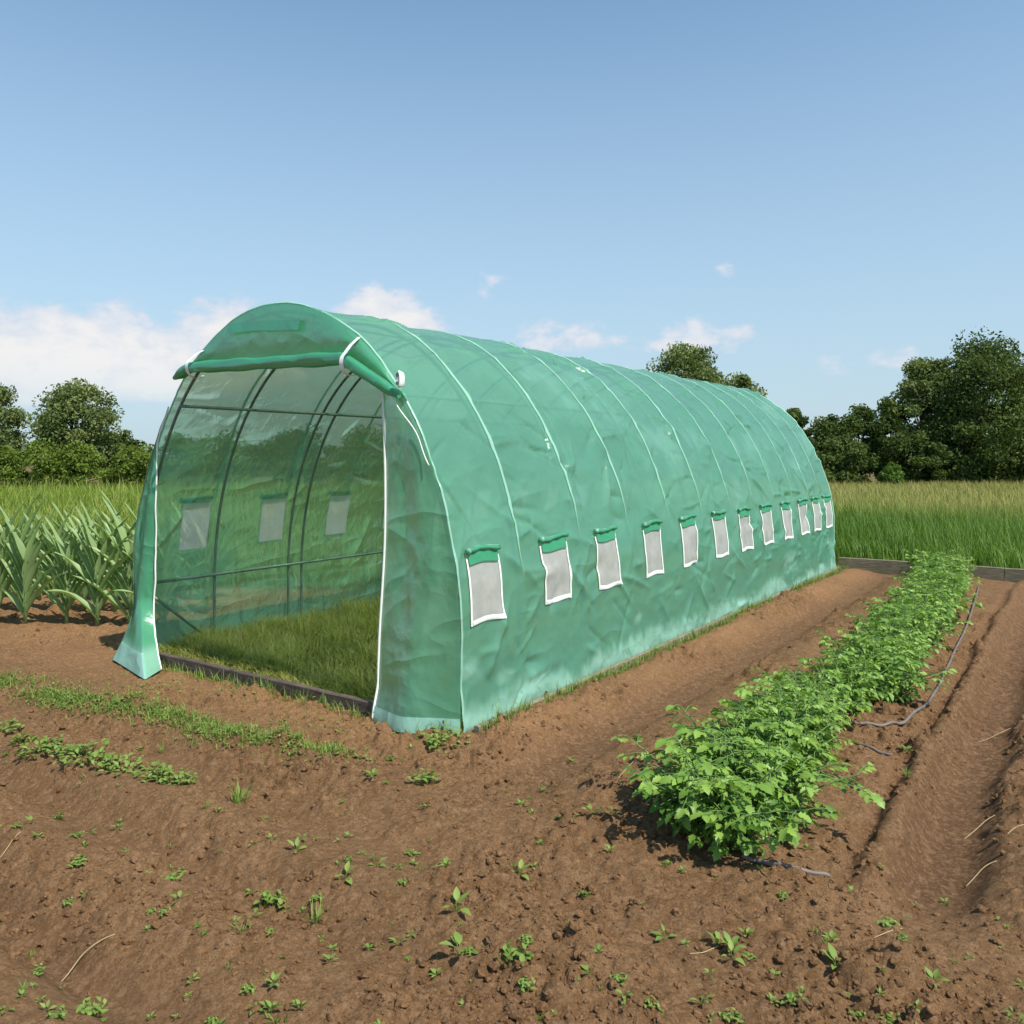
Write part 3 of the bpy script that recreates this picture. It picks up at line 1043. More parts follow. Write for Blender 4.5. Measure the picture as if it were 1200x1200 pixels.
bag.add(v, f, dust=0.0)
for e, c in ((0, 0), (89, 89)):
    bag.add(np.concatenate((v[c * nseg:(c + 1) * nseg], [v[c * nseg:(c + 1) * nseg].mean(0)])),
            np.stack((np.full(nseg, nseg), np.arange(nseg), (np.arange(nseg) + 1) % nseg), -1), dust=0.0)
roll = link('door_roll', bag.mesh('door_roll', True), M_ROLL, house)
for ka in (0.250 * GW, 0.735 * GW):
    bag = Bag()
    zc = float(roll_z(np.array(ka))) - 0.02
    an = np.linspace(-2.2, 2.6, 18)
    pts = [(-0.065 - 0.082 * math.cos(q), ka, zc + 0.08 * math.sin(-q)) for q in an]
    top = [(-0.012, ka - 0.03, zc + 0.235), (-0.075, ka - 0.02, zc + 0.15)]
    zt0 = min(zc + 0.235, float(Z_ELL(np.array(ka))) - 0.012)
    top = [(-0.012, ka - 0.02, zt0), (-0.075, ka - 0.012, zc + 0.5 * (zt0 - zc) + 0.03)]
    pts = top + [(-0.065 - 0.080 * math.cos(q), ka, zc + 0.078 * math.sin(q)) for q in np.linspace(0.5, -2.4, 14)]
    pts = np.array(pts)
    w = 0.017
    v = np.concatenate((pts + (0, -w, 0), pts + (0, w, 0)))
    m_ = len(pts)
    bag.add(v, [[i, i + 1, m_ + i + 1, m_ + i] for i in range(m_ - 1)])
    link('strap', bag.mesh('strap', True), M_WHITE, roll)

# right-hand front panel, between the arch and the door edge
A_D = 0.178 * GW
Z_TOP = 1.255 * HC
na_, nv_ = 40, 90
A, Vv = np.meshgrid(np.linspace(0, 1, na_), np.linspace(0, 1, nv_), indexing='ij')
Zh = 0.012 + (Z_TOP - 0.012) * Vv
# at height z the panel runs from the arch to the door edge
kz = np.clip((Zh - GC) / GA, 0, 1)
a_arch = np.where(Zh > GC, GW / 2 - GW / 2 * np.sqrt(1 - kz ** 2), 0.0)
a_edge = np.maximum(A_D + 0.012 * np.sin(Vv * 7), a_arch + 0.004)
AA = a_arch + (a_edge - a_arch) * A
low = sstep(0.55, 0.0, Vv)
bul = -(0.02 + 0.10 * low) * np.sin(np.pi * np.clip(A * 0.85, 0, 1)) - 0.05 * sstep(0.12, 0, Vv) * A
bul += 0.016 * fbm(AA * 2.5, Zh, 0.35, 4, 811, 0.6) * np.sin(np.pi * A) + 0.012 * np.sin(A * 9 + Vv * 3) * np.sin(np.pi * A) * sstep(1.0, 0.5, Vv)
V = np.stack((bul - 0.002, AA, Zh), -1).reshape(-1, 3)
dd_ = np.clip(sstep(0.11, 0.06, Zh) + 0.15 * sstep(0.2, 0.6, fbm(AA * 2, Zh, 0.3, 4, 821)), 0, 1).ravel()
dd_ = np.maximum(dd_, (0.55 * sstep(0.5, 0.9, fbm(AA * 4, Zh * 1.0, 0.2, 4, 822, 0.7) + 0.2 * sstep(0.6, 0.9, Vv) * (1 - np.abs(A - 0.4))) * 0.7).ravel())
pnl = link('door_panel', new_mesh('door_panel', V, grid_faces(na_, nv_), {'dust': dd_ * 0.8}, True), M_FILM_P, house)
bag = Bag()
edge = V.reshape(na_, nv_, 3)[-1]
tube(bag, edge + (-0.006, 0.0, 0), 0.0075, 7)
link('edge_binding', bag.mesh('door_edge', True), M_WHITE, pnl)
bag = Bag()
foot_ = V.reshape(na_, nv_, 3)[:, :5]
bag.add((foot_ + (-0.008, 0, 0)).reshape(-1, 3), grid_faces(na_, 5), dust=0.9)
link('hem', bag.mesh('hem', True), M_SKIRT, pnl)
# slack tie cord hanging along the arch, and the white pole cap
bag = Bag()
k = np.linspace(0, 1, 30)
zc = Z_TOP - 0.02 - (Z_TOP - 0.98 * HC) * k
kz = np.clip((zc - GC) / GA, 0, 1)
ac = GW / 2 - GW / 2 * np.sqrt(1 - kz ** 2)
tube(bag, np.stack((-0.035 - 0.01 * np.sin(k * 6), ac + 0.05 * (1 - k) + 0.012 * np.sin(k * 9), zc), -1), 0.004, 6)
link('tie_cord', bag.mesh('tie_cord', True), M_WHITE, pnl)
bag = Bag()
ca_, cz_ = 0.118 * GW, 1.285 * HC
an = np.linspace(0, 2 * np.pi, 20, endpoint=False)
outl = np.stack((np.cos(an) * 0.016, np.sin(an) * 0.052), -1)
cp = []
for xo, s in ((-0.06, 0.8), (-0.095, 1.0), (-0.108, 0.86)):
    cp.append(np.stack((np.full(20, xo), ca_ + outl[:, 0] * s, cz_ + outl[:, 1] * s), -1))
v = np.concatenate(cp + [np.array([(-0.108, ca_, cz_)])])
f = []
for r_ in range(2):
    for q in range(20): f.append([r_ * 20 + q, r_ * 20 + (q + 1) % 20, (r_ + 1) * 20 + (q + 1) % 20, (r_ + 1) * 20 + q])
bag.add(v, np.array(f))
bag.f3.append(np.array([[60, 40 + (q + 1) % 20, 40 + q] for q in range(20)]))
cap = link('pole_cap', bag.mesh('pole_cap', True), M_WHITE, house)
for dz0 in (0.024, -0.024):
    bag = Bag()
    tube(bag, [(-0.1095, ca_, cz_ + dz0), (-0.113, ca_, cz_ + dz0)], 0.011, 12)
    link('hole', bag.mesh('hole', False), M_STEEL, cap)


# left-hand front panel: a slack curtain that flares at its foot
A_L = 0.928 * GW
na_, nv_ = 30, 90
A, Vv = np.meshgrid(np.linspace(0, 1, na_), np.linspace(0, 1, nv_), indexing='ij')
Zh = 0.012 + (1.24 * HC - 0.012) * Vv
kz = np.clip((Zh - GC) / GA, 0, 1)
a_arch = np.where(Zh > GC, GW / 2 + GW / 2 * np.sqrt(1 - kz ** 2), GW)
a_arch = a_arch + 0.05 * np.sin(np.pi * np.clip(Vv * 1.2, 0, 1)) * sstep(1.0, 0.6, Vv)
a_in = np.minimum(A_L - 0.06 * sstep(0.35, 1.0, Vv) + 0.05 * sstep(0.35, 0.1, Vv), a_arch - 0.004)
AA = a_in + (a_arch - a_in) * A
fl = np.clip(1 - Vv / 0.24, 0, 1) ** 1.5
a_foot = np.interp(A, (0, 0.35, 1), (0.835 * GW, 0.785 * GW, 1.015 * GW))
t_foot = np.interp(A, (0, 0.35, 1), (-0.13, -0.36, -0.17))
AA = AA * (1 - fl) + a_foot * fl
bul = -0.05 * np.sin(np.pi * A) * (0.35 + low[:na_] * 0.8) + 0.012 * np.sin(A * 8 + Vv * 4)
bul += 0.014 * fbm(AA * 3, Zh, 0.3, 3, 831)
bul = bul * (1 - fl) + t_foot * fl
V = np.stack((bul, AA, Zh), -1).reshape(-1, 3)
dd_ = np.clip(0.9 * sstep(0.20, 0.12, Zh), 0, 1).ravel()
pnl = link('door_panel', new_mesh('door_panel_left', V, grid_faces(na_, nv_), {'dust': dd_ * 0.8}, True), M_FILM_D, house)
for col_ in (0, -1):
    bag = Bag()
    tube(bag, V.reshape(na_, nv_, 3)[col_] + (-0.005, 0, 0), 0.007 if col_ == 0 else 0.005, 7)
    link('edge_binding', bag.mesh('door_edge', True), M_WHITE if col_ == 0 else M_STEEL, pnl)
bag = Bag()
bag.add((V.reshape(na_, nv_, 3)[:, :7] + (-0.008, 0, 0)).reshape(-1, 3), grid_faces(na_, 7), dust=0.8)
link('hem', bag.mesh('hem', True), M_SKIRT, pnl)

# rear end wall
aa = np.linspace(0.0, GW, 60); vv = np.linspace(0, 1, 40)
A, Vv = np.meshgrid(aa, vv, indexing='ij')
Zg = Z_ELL(A) * Vv
V = np.stack((GL - 0.012 + 0.02 * fbm(A, Zg, 0.4, 3, 841) * np.sin(np.pi * Vv), A, Zg), -1).reshape(-1, 3)
link('back_panel', new_mesh('back_panel', V, grid_faces(60, 40), {'dust': np.zeros(len(V))}, True), M_FILM, house)


def board(bag, p, q, h0, h1, th_, n_=40, amp=0.004, seed=1):
    """weathered board from p to q (local xy), with slightly uneven faces"""
    p, q = np.array(p, float), np.array(q, float)
    d_ = (q - p); l = np.linalg.norm(d_); d_ /= l
    nrm = np.array((-d_[1], d_[0]))
    k = np.linspace(0, 1, n_)
    wob = amp * fbm(k * l, k * 0, 0.5, 3, seed)
    top = h1 + 0.8 * amp * fbm(k * l, k * 0 + 3, 0.4, 3, seed + 5)
    ring = []
    c = p[None] + d_[None] * (k * l)[:, None]
    e = 0.006
    for off, z in ((-th_ / 2, h0 + 0 * k), (-th_ / 2, top - e), (-th_ / 2 + e, top), (th_ / 2 - e, top), (th_ / 2, top - e), (th_ / 2, h0 + 0 * k)):
        xy = c + nrm[None] * (off + wob)[:, None]
        ring.append(np.concatenate((xy, np.broadcast_to(z, (n_,))[:, None]), 1))
    v = np.stack(ring, 1).reshape(-1, 3)
    i_, j_ = np.meshgrid(np.arange(n_ - 1), np.arange(6), indexing='ij')
    f = np.stack((i_ * 6 + j_, i_ * 6 + (j_ + 1) % 6, (i_ + 1) * 6 + (j_ + 1) % 6, (i_ + 1) * 6 + j_), -1).reshape(-1, 4)
    base = bag.n
    bag.add(v, f)
    m = (n_ - 1) * 6
    bag.f4.append(np.array([[0, 1, 2, 5], [2, 3, 4, 5], [m + 1, m, m + 5, m + 2], [m + 3, m + 2, m + 5, m + 4]]) + base)


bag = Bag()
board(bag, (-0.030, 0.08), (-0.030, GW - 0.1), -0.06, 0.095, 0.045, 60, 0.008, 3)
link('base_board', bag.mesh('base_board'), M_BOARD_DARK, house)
bag = Bag()
board(bag, (0.06, -0.062), (GL + 0.02, -0.062), -0.06, 0.055, 0.035, 120, 0.006, 9)
link('base_board', bag.mesh('base_board'), M_BOARD, house)
bag = Bag()
board(bag, (0.02, GW + 0.03), (GL + 0.02, GW + 0.03), -0.06, 0.04, 0.035, 80, 0.006, 14)
link('base_board', bag.mesh('base_board'), M_BOARD, house)

# ---------------------------------------------------------------- edging boards at the end of the plot
e0 = W3(5.42 * HC, 0.02); e1 = W3(5.42 * HC, 2.05); e2 = W3(5.42 * HC, 4.3); e3 = W3(5.42 * HC, 7.2)
for (p, q, lab, sd) in ((e0, e1, 'weathered grey-brown edging board between the greenhouse corner and the plant row', 21),
                        (W3(5.42 * HC, 2.06), e2, 'weathered edging board running right from the far end of the plant row', 25),
                        (W3(5.42 * HC, 4.31), e3, 'weathered edging board farthest right along the crop edge', 29)):
    bag = Bag()
    m = (p + q) / 2
    board(bag, (p - m)[:2], (q - m)[:2], -0.08, 0.165, 0.05, 40, 0.01, sd)
    o = link('edging_board', bag.mesh('edging_board'), M_BOARD, None, (m[0], m[1], 0))
    tag(o, lab, 'edging board', 'edging boards along the crop')

# ---------------------------------------------------------------- crop row: potato plants


LF_SIMPLE = ((0.0, 0.22, 0.5, 0.78, 1.0), (0.08, 0.85, 1.0, 0.55, 0.02))
LF_LOBED = ((0.0, 0.14, 0.30, 0.40, 0.56, 0.66, 0.82, 1.0), (0.1, 0.95, 0.62, 1.1, 0.60, 0.82, 0.42, 0.02))


def leaflet(bag, base, dirv, up, ln, wd, rnd, simple=True):
    """one lobed leaflet: folded along the midrib, drooping to the tip"""
    side = np.cross(dirv, up); side /= np.linalg.norm(side) + 1e-9
    up = np.cross(side, dirv)
    ks, ws = LF_SIMPLE if simple else LF_LOBED
    vs = []
    for k, w in zip(ks, ws):
        c = base + dirv * ln * k - up * ln * 0.28 * k * k
        vs += [c + side * wd * w * 0.5 + up * wd * 0.16 * w, c, c - side * wd * w * 0.5 + up * wd * 0.16 * w]
    f = []
    for i in range(len(ks) - 1):
        for j in range(2):
            a = i * 3 + j
            f.append([a, a + 1, a + 4, a + 3])
    bag.add(np.array(vs), np.array(f), rnd=rnd)


def potato(seed, nst=18, size=1.0):
    g = np.random.default_rng(seed)
    lb, sb = Bag(), Bag()
    zup = np.array((0, 0, 1.0))
    for s in range(nst):
        az0 = 2 * np.pi * (s / nst) + g.uniform(-0.3, 0.3)
        inc = g.uniform(0.12, 0.88) if s % 3 else g.uniform(0.05, 0.5)
        ln = size * g.uniform(0.36, 0.52)
        d0 = np.array((math.cos(az0), math.sin(az0), 0))
        pts = []
        r0 = g.uniform(0.0, 0.1)
        for k in np.linspace(0, 1, 7):
            o_ = r0 + ln * math.sin(inc) * (k + 0.25 * k * k)
            z = ln * math.cos(inc * 0.8) * (k - 0.16 * k * k)
            pts.append(d0 * o_ + zup * z)
        pts = np.array(pts)
        tube(sb, pts, np.linspace(0.0065, 0.003, 7), 5, False, rnd=g.random())
        nl = 12
        for i in range(nl):
            k = 0.22 + 0.78 * i / (nl - 1)
            p = np.array([np.interp(k * 6, np.arange(7), pts[:, c]) for c in range(3)])
            az1 = az0 + (i * 2.4) + g.uniform(-0.5, 0.5)
            el1 = g.uniform(0.0, 0.75) if k < 0.95 else g.uniform(0.3, 0.9)
            d1 = np.array((math.cos(az1) * math.cos(el1), math.sin(az1) * math.cos(el1), math.sin(el1)))
            pl = size * g.uniform(0.12, 0.20) * (1.1 - 0.35 * k)
            q = np.array([p + d1 * pl * r_ - zup * pl * 0.45 * r_ * r_ for r_ in np.linspace(0, 1, 4)])
            tube(sb, q, np.linspace(0.0028, 0.0016, 4), 4, False, rnd=g.random())
            rb = np.clip(0.2 + 0.5 * k + g.normal(0, 0.25), 0, 1)
            side = np.cross(d1, zup); side /= np.linalg.norm(side)
            dt = (q[-1] - q[-2]); dt /= np.linalg.norm(dt)
            L0 = size * g.uniform(0.036, 0.055)
            uq = zup + g.normal(0, 0.45, 3)
            leaflet(lb, q[-1], dt, uq, L0 * 1.25, L0 * 0.85, rb, False)
            for r_, sc_ in ((0.9, 0.92), (0.66, 0.8), (0.40, 0.6)):
                m_ = q[0] + (q[-1] - q[0]) * r_ - zup * pl * 0.1 * r_
                for sg in (-1, 1):
                    dv = side * sg + dt * 0.55 + zup * g.uniform(-0.15, 0.2)
                    dv /= np.linalg.norm(dv)
                    leaflet(lb, m_, dv, uq + g.normal(0, 0.3, 3), L0 * sc_, L0 * sc_ * 0.72, np.clip(rb + g.normal(0, 0.16), 0, 1), False)
    return lb.mesh('foliage', True), sb.mesh('stems', True)


variants = [potato(40 + i, 28, 0.90) for i in range(5)]
for a, b in variants:
    a.materials.append(M_POTATO); b.materials.append(M_POTSTEM)
start = G(830, 985); end = G(1108, 672)
start = start + (end - start) / np.linalg.norm(end - start) * 0.12
NPL = 25                                             # plants in the row
ordn = ['first', 'second', 'third', 'fourth', 'fifth', 'sixth', 'seventh', 'eighth', 'ninth', 'tenth', 'eleventh', 'twelfth', 'thirteenth',
        'fourteenth', 'fifteenth', 'sixteenth', 'seventeenth', 'eighteenth', 'nineteenth', 'twentieth', 'twenty-first', 'twenty-second',
        'twenty-third', 'twenty-fourth', 'twenty-fifth']
prng = np.random.default_rng(77)
for i in range(NPL):
    p = start + (end - start) * (i / (NPL - 1))
    p = p + RV * (prng.normal(0, 0.05) + 0.20 * math.sin(math.pi * i / (NPL - 1))) + U * prng.normal(0, 0.05)
    fo, st_ = variants[i % 5]
    z = float(soil_h(np.array([p[0]]), np.array([p[1]]), False)[0]) - 0.01
    sc_ = prng.uniform(0.88, 1.06) * (1.03 if i < 2 else 1.0)
    r_ = empty('potato_plant', (p[0], p[1], z), prng.uniform(0, 6.28), sc_)
    r_.scale = (sc_ * (1.20, 1.12, 1.0, 0.92)[min(i, 3)] * (0.93 if i > 3 else 1), sc_ * (1.20, 1.12, 1.0, 0.92)[min(i, 3)] * (0.93 if i > 3 else 1), sc_ * prng.uniform(0.84, 0.98) * (1.0 if i < 3 else 0.9))
    if i == 0: lab = 'bushy bright green potato plant, nearest of the row, its lobed leaves drooping over bare soil'
    elif i == NPL - 1: lab = 'leafy green potato plant at the far end of the row before the edging board'
    else: lab = f'bushy green potato plant, {ordn[i]} from the near end of the row'
    tag(r_, lab, 'potato plant', 'potato plants in the row beside the greenhouse')
    link('foliage', fo, None, r_); link('stems', st_, None, r_)

# ---------------------------------------------------------------- hoses
def ground_line(pix, lift, n_=60, amp=0.0):
    P = np.array([G(*q) for q in pix])
    k = np.linspace(0, len(P) - 1, n_)
    # smooth interpolation (Catmull-Rom)
    out_ = []
    for q in k:
        i = min(int(q), len(P) - 2); f = q - i
        p0, p1, p2, p3 = P[max(i - 1, 0)], P[i], P[i + 1], P[min(i + 2, len(P) - 1)]
        out_.append(0.5 * ((2 * p1) + (-p0 + p2) * f + (2 * p0 - 5 * p1 + 4 * p2 - p3) * f ** 2 + (-p0 + 3 * p1 - 3 * p2 + p3) * f ** 3))
    out_ = np.array(out_)
    z = soil_h(out_[:, 0], out_[:, 1], True)
    ker = np.ones(7) / 7
    z = np.max(np.stack([np.pad(z, 2, 'edge')[q:q + len(z)] for q in range(5)]), 0)
    z = np.convolve(np.pad(z, 3, 'edge'), ker, 'valid') + lift
    return np.concatenate((out_, z[:, None]), 1)


def hose(name, pix, rad, lab, cat, mat, group=None, n_=60):
    pts = ground_line(pix, rad * 0.45, n_)
    c = pts[0].copy()
    bag = Bag()
    tube(bag, pts - c, rad, 8)
    tag(link(name, bag.mesh(name, True), mat, None, c), lab, cat, group)


hose('irrigation_hose', [(985, 862), (1012, 864), (1040, 863), (1064, 856), (1086, 832), (1102, 805), (1118, 770), (1136, 730), (1147, 690)], 0.0095,
     'long grey irrigation hose curving over the soil along the right of the plant row', 'hose', M_HOSE, None, 110)
hose('drip_tube', [(870, 1012), (900, 1022), (935, 1028), (972, 1030)], 0.009, 'short grey drip tube on the soil before the nearest potato plant', 'drip tube', M_HOSE)
hose('drip_tube', [(985, 928), (1006, 935), (1034, 941)], 0.008, 'short grey drip tube on the soil beside the nearest potato plants, left of the groove', 'drip tube', M_HOSE)
hose('drip_tube', [(1000, 880), (1020, 887), (1046, 892)], 0.008, 'short grey drip tube just below the bend of the long hose', 'drip tube', M_HOSE)

# ---------------------------------------------------------------- straw bits
for pix, lab in (([(72, 1125), (95, 1108), (135, 1097)], 'thin curved dry straw stalk on bare soil at the lower left'),
                 ([(1130, 962), (1150, 953), (1166, 949)], 'short pale straw stalk on the furrow right of the trench'),
                 ([(1132, 1018), (1150, 1010), (1168, 1008)], 'bent pale straw stalk beside the trench at the lower right'),
                 ([(1180, 985), (1190, 976), (1204, 970)], 'pale straw stalk at the right edge of the photo'),
                 ([(1024, 1104), (1042, 1100), (1058, 1092)], 'bleached twig lying on the clods at the lower right'),
                 ([(808, 1119), (825, 1117), (842, 1108)], 'bleached twig on bare soil below the nearest potato plant'),
                 ([(1146, 855), (1165, 850), (1192, 845)], 'pale straw stalk on the rough soil at mid right'),
                 ([(724, 928), (737, 912), (748, 898)], 'dry pale stalk left of the nearest potato plant'),
                 ([(0, 1012), (12, 1002), (24, 994)], 'thin straw stalk at the left edge of the soil')):
    hose('straw', pix, 0.0017, lab, 'straw', M_STRAW, 'dry straw stalks on the soil', 14)

# ---------------------------------------------------------------- weeds


def weed_broad(seed, n_=7, ln=0.055):
    g = np.random.default_rng(seed)
    bag = Bag()
    for i in range(n_):
        a = i * 2.4 + g.uniform(-0.4, 0.4)
        e = g.uniform(0.15, 1.0)
        d = np.array((math.cos(a) * math.cos(e), math.sin(a) * math.cos(e), math.sin(e)))
        s = ln * g.uniform(0.25, 0.55)
        l = ln * g.uniform(0.6, 1.1)
        b0 = d * s + np.array((0, 0, 0.008))
        tube(bag, [(0, 0, -0.005), b0 * 0.6, b0], 0.0018, 4, False, rnd=0.3)
        leaflet(bag, b0, d, np.array((0, 0, 1.0)), l, l * g.uniform(0.42, 0.62), np.clip(g.normal(0.5, 0.25), 0, 1))
    return bag.mesh('weed', True)


def weed_grass(seed, n_=26, h0=0.09):
    g = np.random.default_rng(seed)
    bag = Bag()
    r_ = g.uniform(0, 0.035, n_); a = g.uniform(0, 6.28, n_)
    v, f, tip = blades(r_ * np.cos(a), r_ * np.sin(a), np.full(n_, -0.004), h0 * g.uniform(0.5, 1.2, n_), g.uniform(0.004, 0.008, n_),
                       g.uniform(0.2, 1.0, n_), a + g.normal(0, 0.5, n_), 3)
    bag.add(v, f, tip=tip, rnd=np.repeat(g.random(n_), 8))
    return bag.mesh('weed', False)


def weed_creep(seed, n_=46, rad=0.11):
    g = np.random.default_rng(seed)
    bag = Bag()
    for i in range(n_):
        a = g.uniform(0, 6.28); r0 = rad * math.sqrt(g.random())
        b0 = np.array((r0 * math.cos(a), r0 * math.sin(a), 0.012 + 0.045 * g.random() * (1 - 0.5 * r0 / rad)))
        az1 = g.uniform(0, 6.28); e = g.uniform(-0.1, 0.8)
        d = np.array((math.cos(az1) * math.cos(e), math.sin(az1) * math.cos(e), math.sin(e)))
        l = g.uniform(0.022, 0.042)
        tube(bag, [(b0[0] * 0.8, b0[1] * 0.8, -0.004), b0], 0.0014, 3, False, rnd=0.2)
        leaflet(bag, b0, d, np.array((0, 0, 1.0)), l, l * 0.6, np.clip(g.normal(0.5, 0.28), 0, 1))
    return bag.mesh('weed', True)


WB = [weed_broad(200 + i, 4 + i % 4, 0.045 + 0.008 * (i % 3)) for i in range(6)]
WG = [weed_grass(220 + i, 14 + 5 * i, 0.06 + 0.015 * i) for i in range(3)]
WC = [weed_creep(240 + i, 26 + 10 * i, 0.06 + 0.02 * i) for i in range(4)]
for m_ in WB + WG + WC: m_.materials.append(M_WEED)
wr = np.random.default_rng(99)


def place_weed(x, y, me_, sc_, lab, cat, grp, name='weed'):
    z = float(soil_h(np.array([x]), np.array([y]), True)[0])
    o = link(name, me_, None, None, (x, y, z))
    o.rotation_euler = (wr.normal(0, 0.1), wr.normal(0, 0.1), wr.uniform(0, 6.28))
    o.scale = (sc_,) * 3
    tag(o, lab, cat, grp)


special = [
    (535, 1085, WB[5], 0.75, 'pale broad-leaved seedling, largest on the bare soil at the bottom centre'),
    (280, 945, WG[2], 1.15, 'dense dark green grass tuft on the soil right of the second weed row'),
    (525, 876, WC[3], 1.2, 'leafy green weed clump at the near corner of the greenhouse'),
    (497, 928, WC[0], 1.1, 'small leafy weed standing alone on the soil below the greenhouse corner'),
    (436, 922, WB[3], 0.8, 'small weed below the greenhouse front, left of the lone leafy weed'),
    (370, 1075, WG[1], 1.0, 'upright grassy tuft on the bare soil at the bottom left centre'),
    (780, 1096, WB[4], 0.75, 'bright seedling on the soil below the potato row'),
    (980, 1140, WB[2], 0.8, 'dark leafy seedling between clods at the lower right'),
    (318, 1055, WC[0], 0.9, 'low leafy weed left of the upright grassy tuft'),
    (604, 1138, WC[0], 1.0, 'low leafy weed at the bottom edge right of the largest seedling'),
    (540, 1126, WB[1], 1.1, 'small pale seedling just below the largest seedling'),
    (690, 1160, WB[0], 0.8, 'light green seedling near the bottom edge below the potato row'),
]
for px, py, m_, s, lab in special:
    x, y = G(px, py)
    place_weed(x, y, m_, s, lab, 'weed', None)
# second weed row: separate tufts
row2 = [(12, 872), (28, 884), (46, 892), (62, 896), (80, 901), (98, 906), (112, 912), (128, 916), (150, 917), (180, 925), (195, 928), (206, 930)]
for i, (px, py) in enumerate(row2):
    x, y = G(px, py)
    place_weed(x, y, WC[1 + i % 3], wr.uniform(0.75, 1.05), 'leafy green weed tuft in the second weed row at the left', 'weed', 'weed tufts of the second weed row', 'weed_tuft')
# scattered seedlings
cnt = 0
while cnt < 275:
    px, py = wr.uniform(-30, 1230), 1215 - 360 * wr.random() ** 1.1
    x, y = G(px, py)
    t0, b0 = TB(x, y)
    if in_house(x, y, 0.15) or (b0 > 0.3 and t0 > -0.3 and wr.random() < 0.75): continue
    if b0 > 1.0 and wr.random() < 0.45: continue
    _, _, _, sm, _ = soil_parts(np.array([x]), np.array([y]))
    if sm[0] > 0.4 and wr.random() < 0.7: continue
    me_ = WB[wr.integers(0, 6)] if wr.random() < 0.62 else (WG[wr.integers(0, 2)] if wr.random() < 0.45 else WC[0])
    place_weed(x, y, me_, 0.34 * math.exp(wr.normal(0.0, 0.4)), 'tiny green weed seedling sprouting in the bare brown soil', 'seedling', 'seedlings scattered over the bare soil', 'seedling')
    cnt += 1
# first weed strip and the fringe of the house: ground cover
bag = Bag()


def cover_patch(xs, ys, hs, big=0.0):
    zs = soil_h(xs, ys, True)
    for x, y, z, h in zip(xs, ys, zs, hs):
        if wr.random() < 0.34 + big:
            b0 = np.array((x, y, z + h * wr.uniform(0.15, 0.7)))
            az1 = wr.uniform(0, 6.28); e = wr.uniform(-0.1, 0.9)
            d = np.array((math.cos(az1) * math.cos(e), math.sin(az1) * math.cos(e), math.sin(e)))
            l = wr.uniform(0.012, 0.026)
            v0 = bag.n
            leaflet(bag, b0, d, np.array((0, 0, 1.0)), l, l * 0.6, np.clip(wr.normal(0.5, 0.28), 0, 1))
            bag.a.setdefault('tip', []).append(np.zeros(bag.n - v0))
        else:
            v, f, tip = blades(np.array([x]), np.array([y]), np.array([z - 0.003]), np.array([h * wr.uniform(0.6, 1.5)]), np.array([0.005]), np.array([wr.uniform(0.1, 0.9)]), np.array([wr.uniform(0, 6.28)]), 3)
            bag.add(v, f, tip=tip, rnd=wr.random())


n = 7500
q = wr.random(n)
A0, A1 = G(-120, 772), G(400, 903)
base = A0[None] + (A1 - A0)[None] * q[:, None]
off = wr.normal(0, 0.085, n) + 0.05 * np.sin(q * 21)
off *= 0.75
xs, ys = base[:, 0] + U[0] * off, base[:, 1] + U[1] * off
ok = fbm(xs, ys, 0.3, 3, 901) > -0.45 + 0.35 * wr.random(n) - 0.5 * sstep(0.5, 0.8, q)
cover_patch(xs[ok], ys[ok], wr.uniform(0.02, 0.06, ok.sum()))
n = 1500                                             # thin cover between strip and house
tq = wr.uniform(-0.75, -0.06, n); bq = wr.uniform(-2.9, 0.0, n)
xs, ys = P0[0] + U[0] * tq + RV[0] * bq, P0[1] + U[1] * tq + RV[1] * bq
ok = fbm(xs, ys, 0.35, 3, 907) > 0.05
cover_patch(xs[ok], ys[ok], wr.uniform(0.012, 0.035, ok.sum()))
n = 700                                              # foot of the front board
tq = -0.06 - np.abs(wr.normal(0, 0.05, n)); bq = -GW * wr.random(n)
cover_patch(P0[0] + U[0] * tq + RV[0] * bq, P0[1] + U[1] * tq + RV[1] * bq, wr.uniform(0.03, 0.09, n), -0.3)
n = 2600                                             # along the right wall
tq = wr.uniform(0.05, GL, n); bq = 0.085 + np.abs(wr.normal(0, 0.05, n))
xs, ys = P0[0] + U[0] * tq + RV[0] * bq, P0[1] + U[1] * tq + RV[1] * bq
ok = fbm(xs, ys, 0.5, 3, 911) > -0.25
cover_patch(xs[ok], ys[ok], wr.uniform(0.03, 0.10, ok.sum()), -0.2)
tag(link('ground_cover_weeds', bag.mesh('ground_cover', False), M_WEED), kind='stuff', label='low green weeds in a strip before the greenhouse and along its foot', cat='weeds')

# ---------------------------------------------------------------- corn


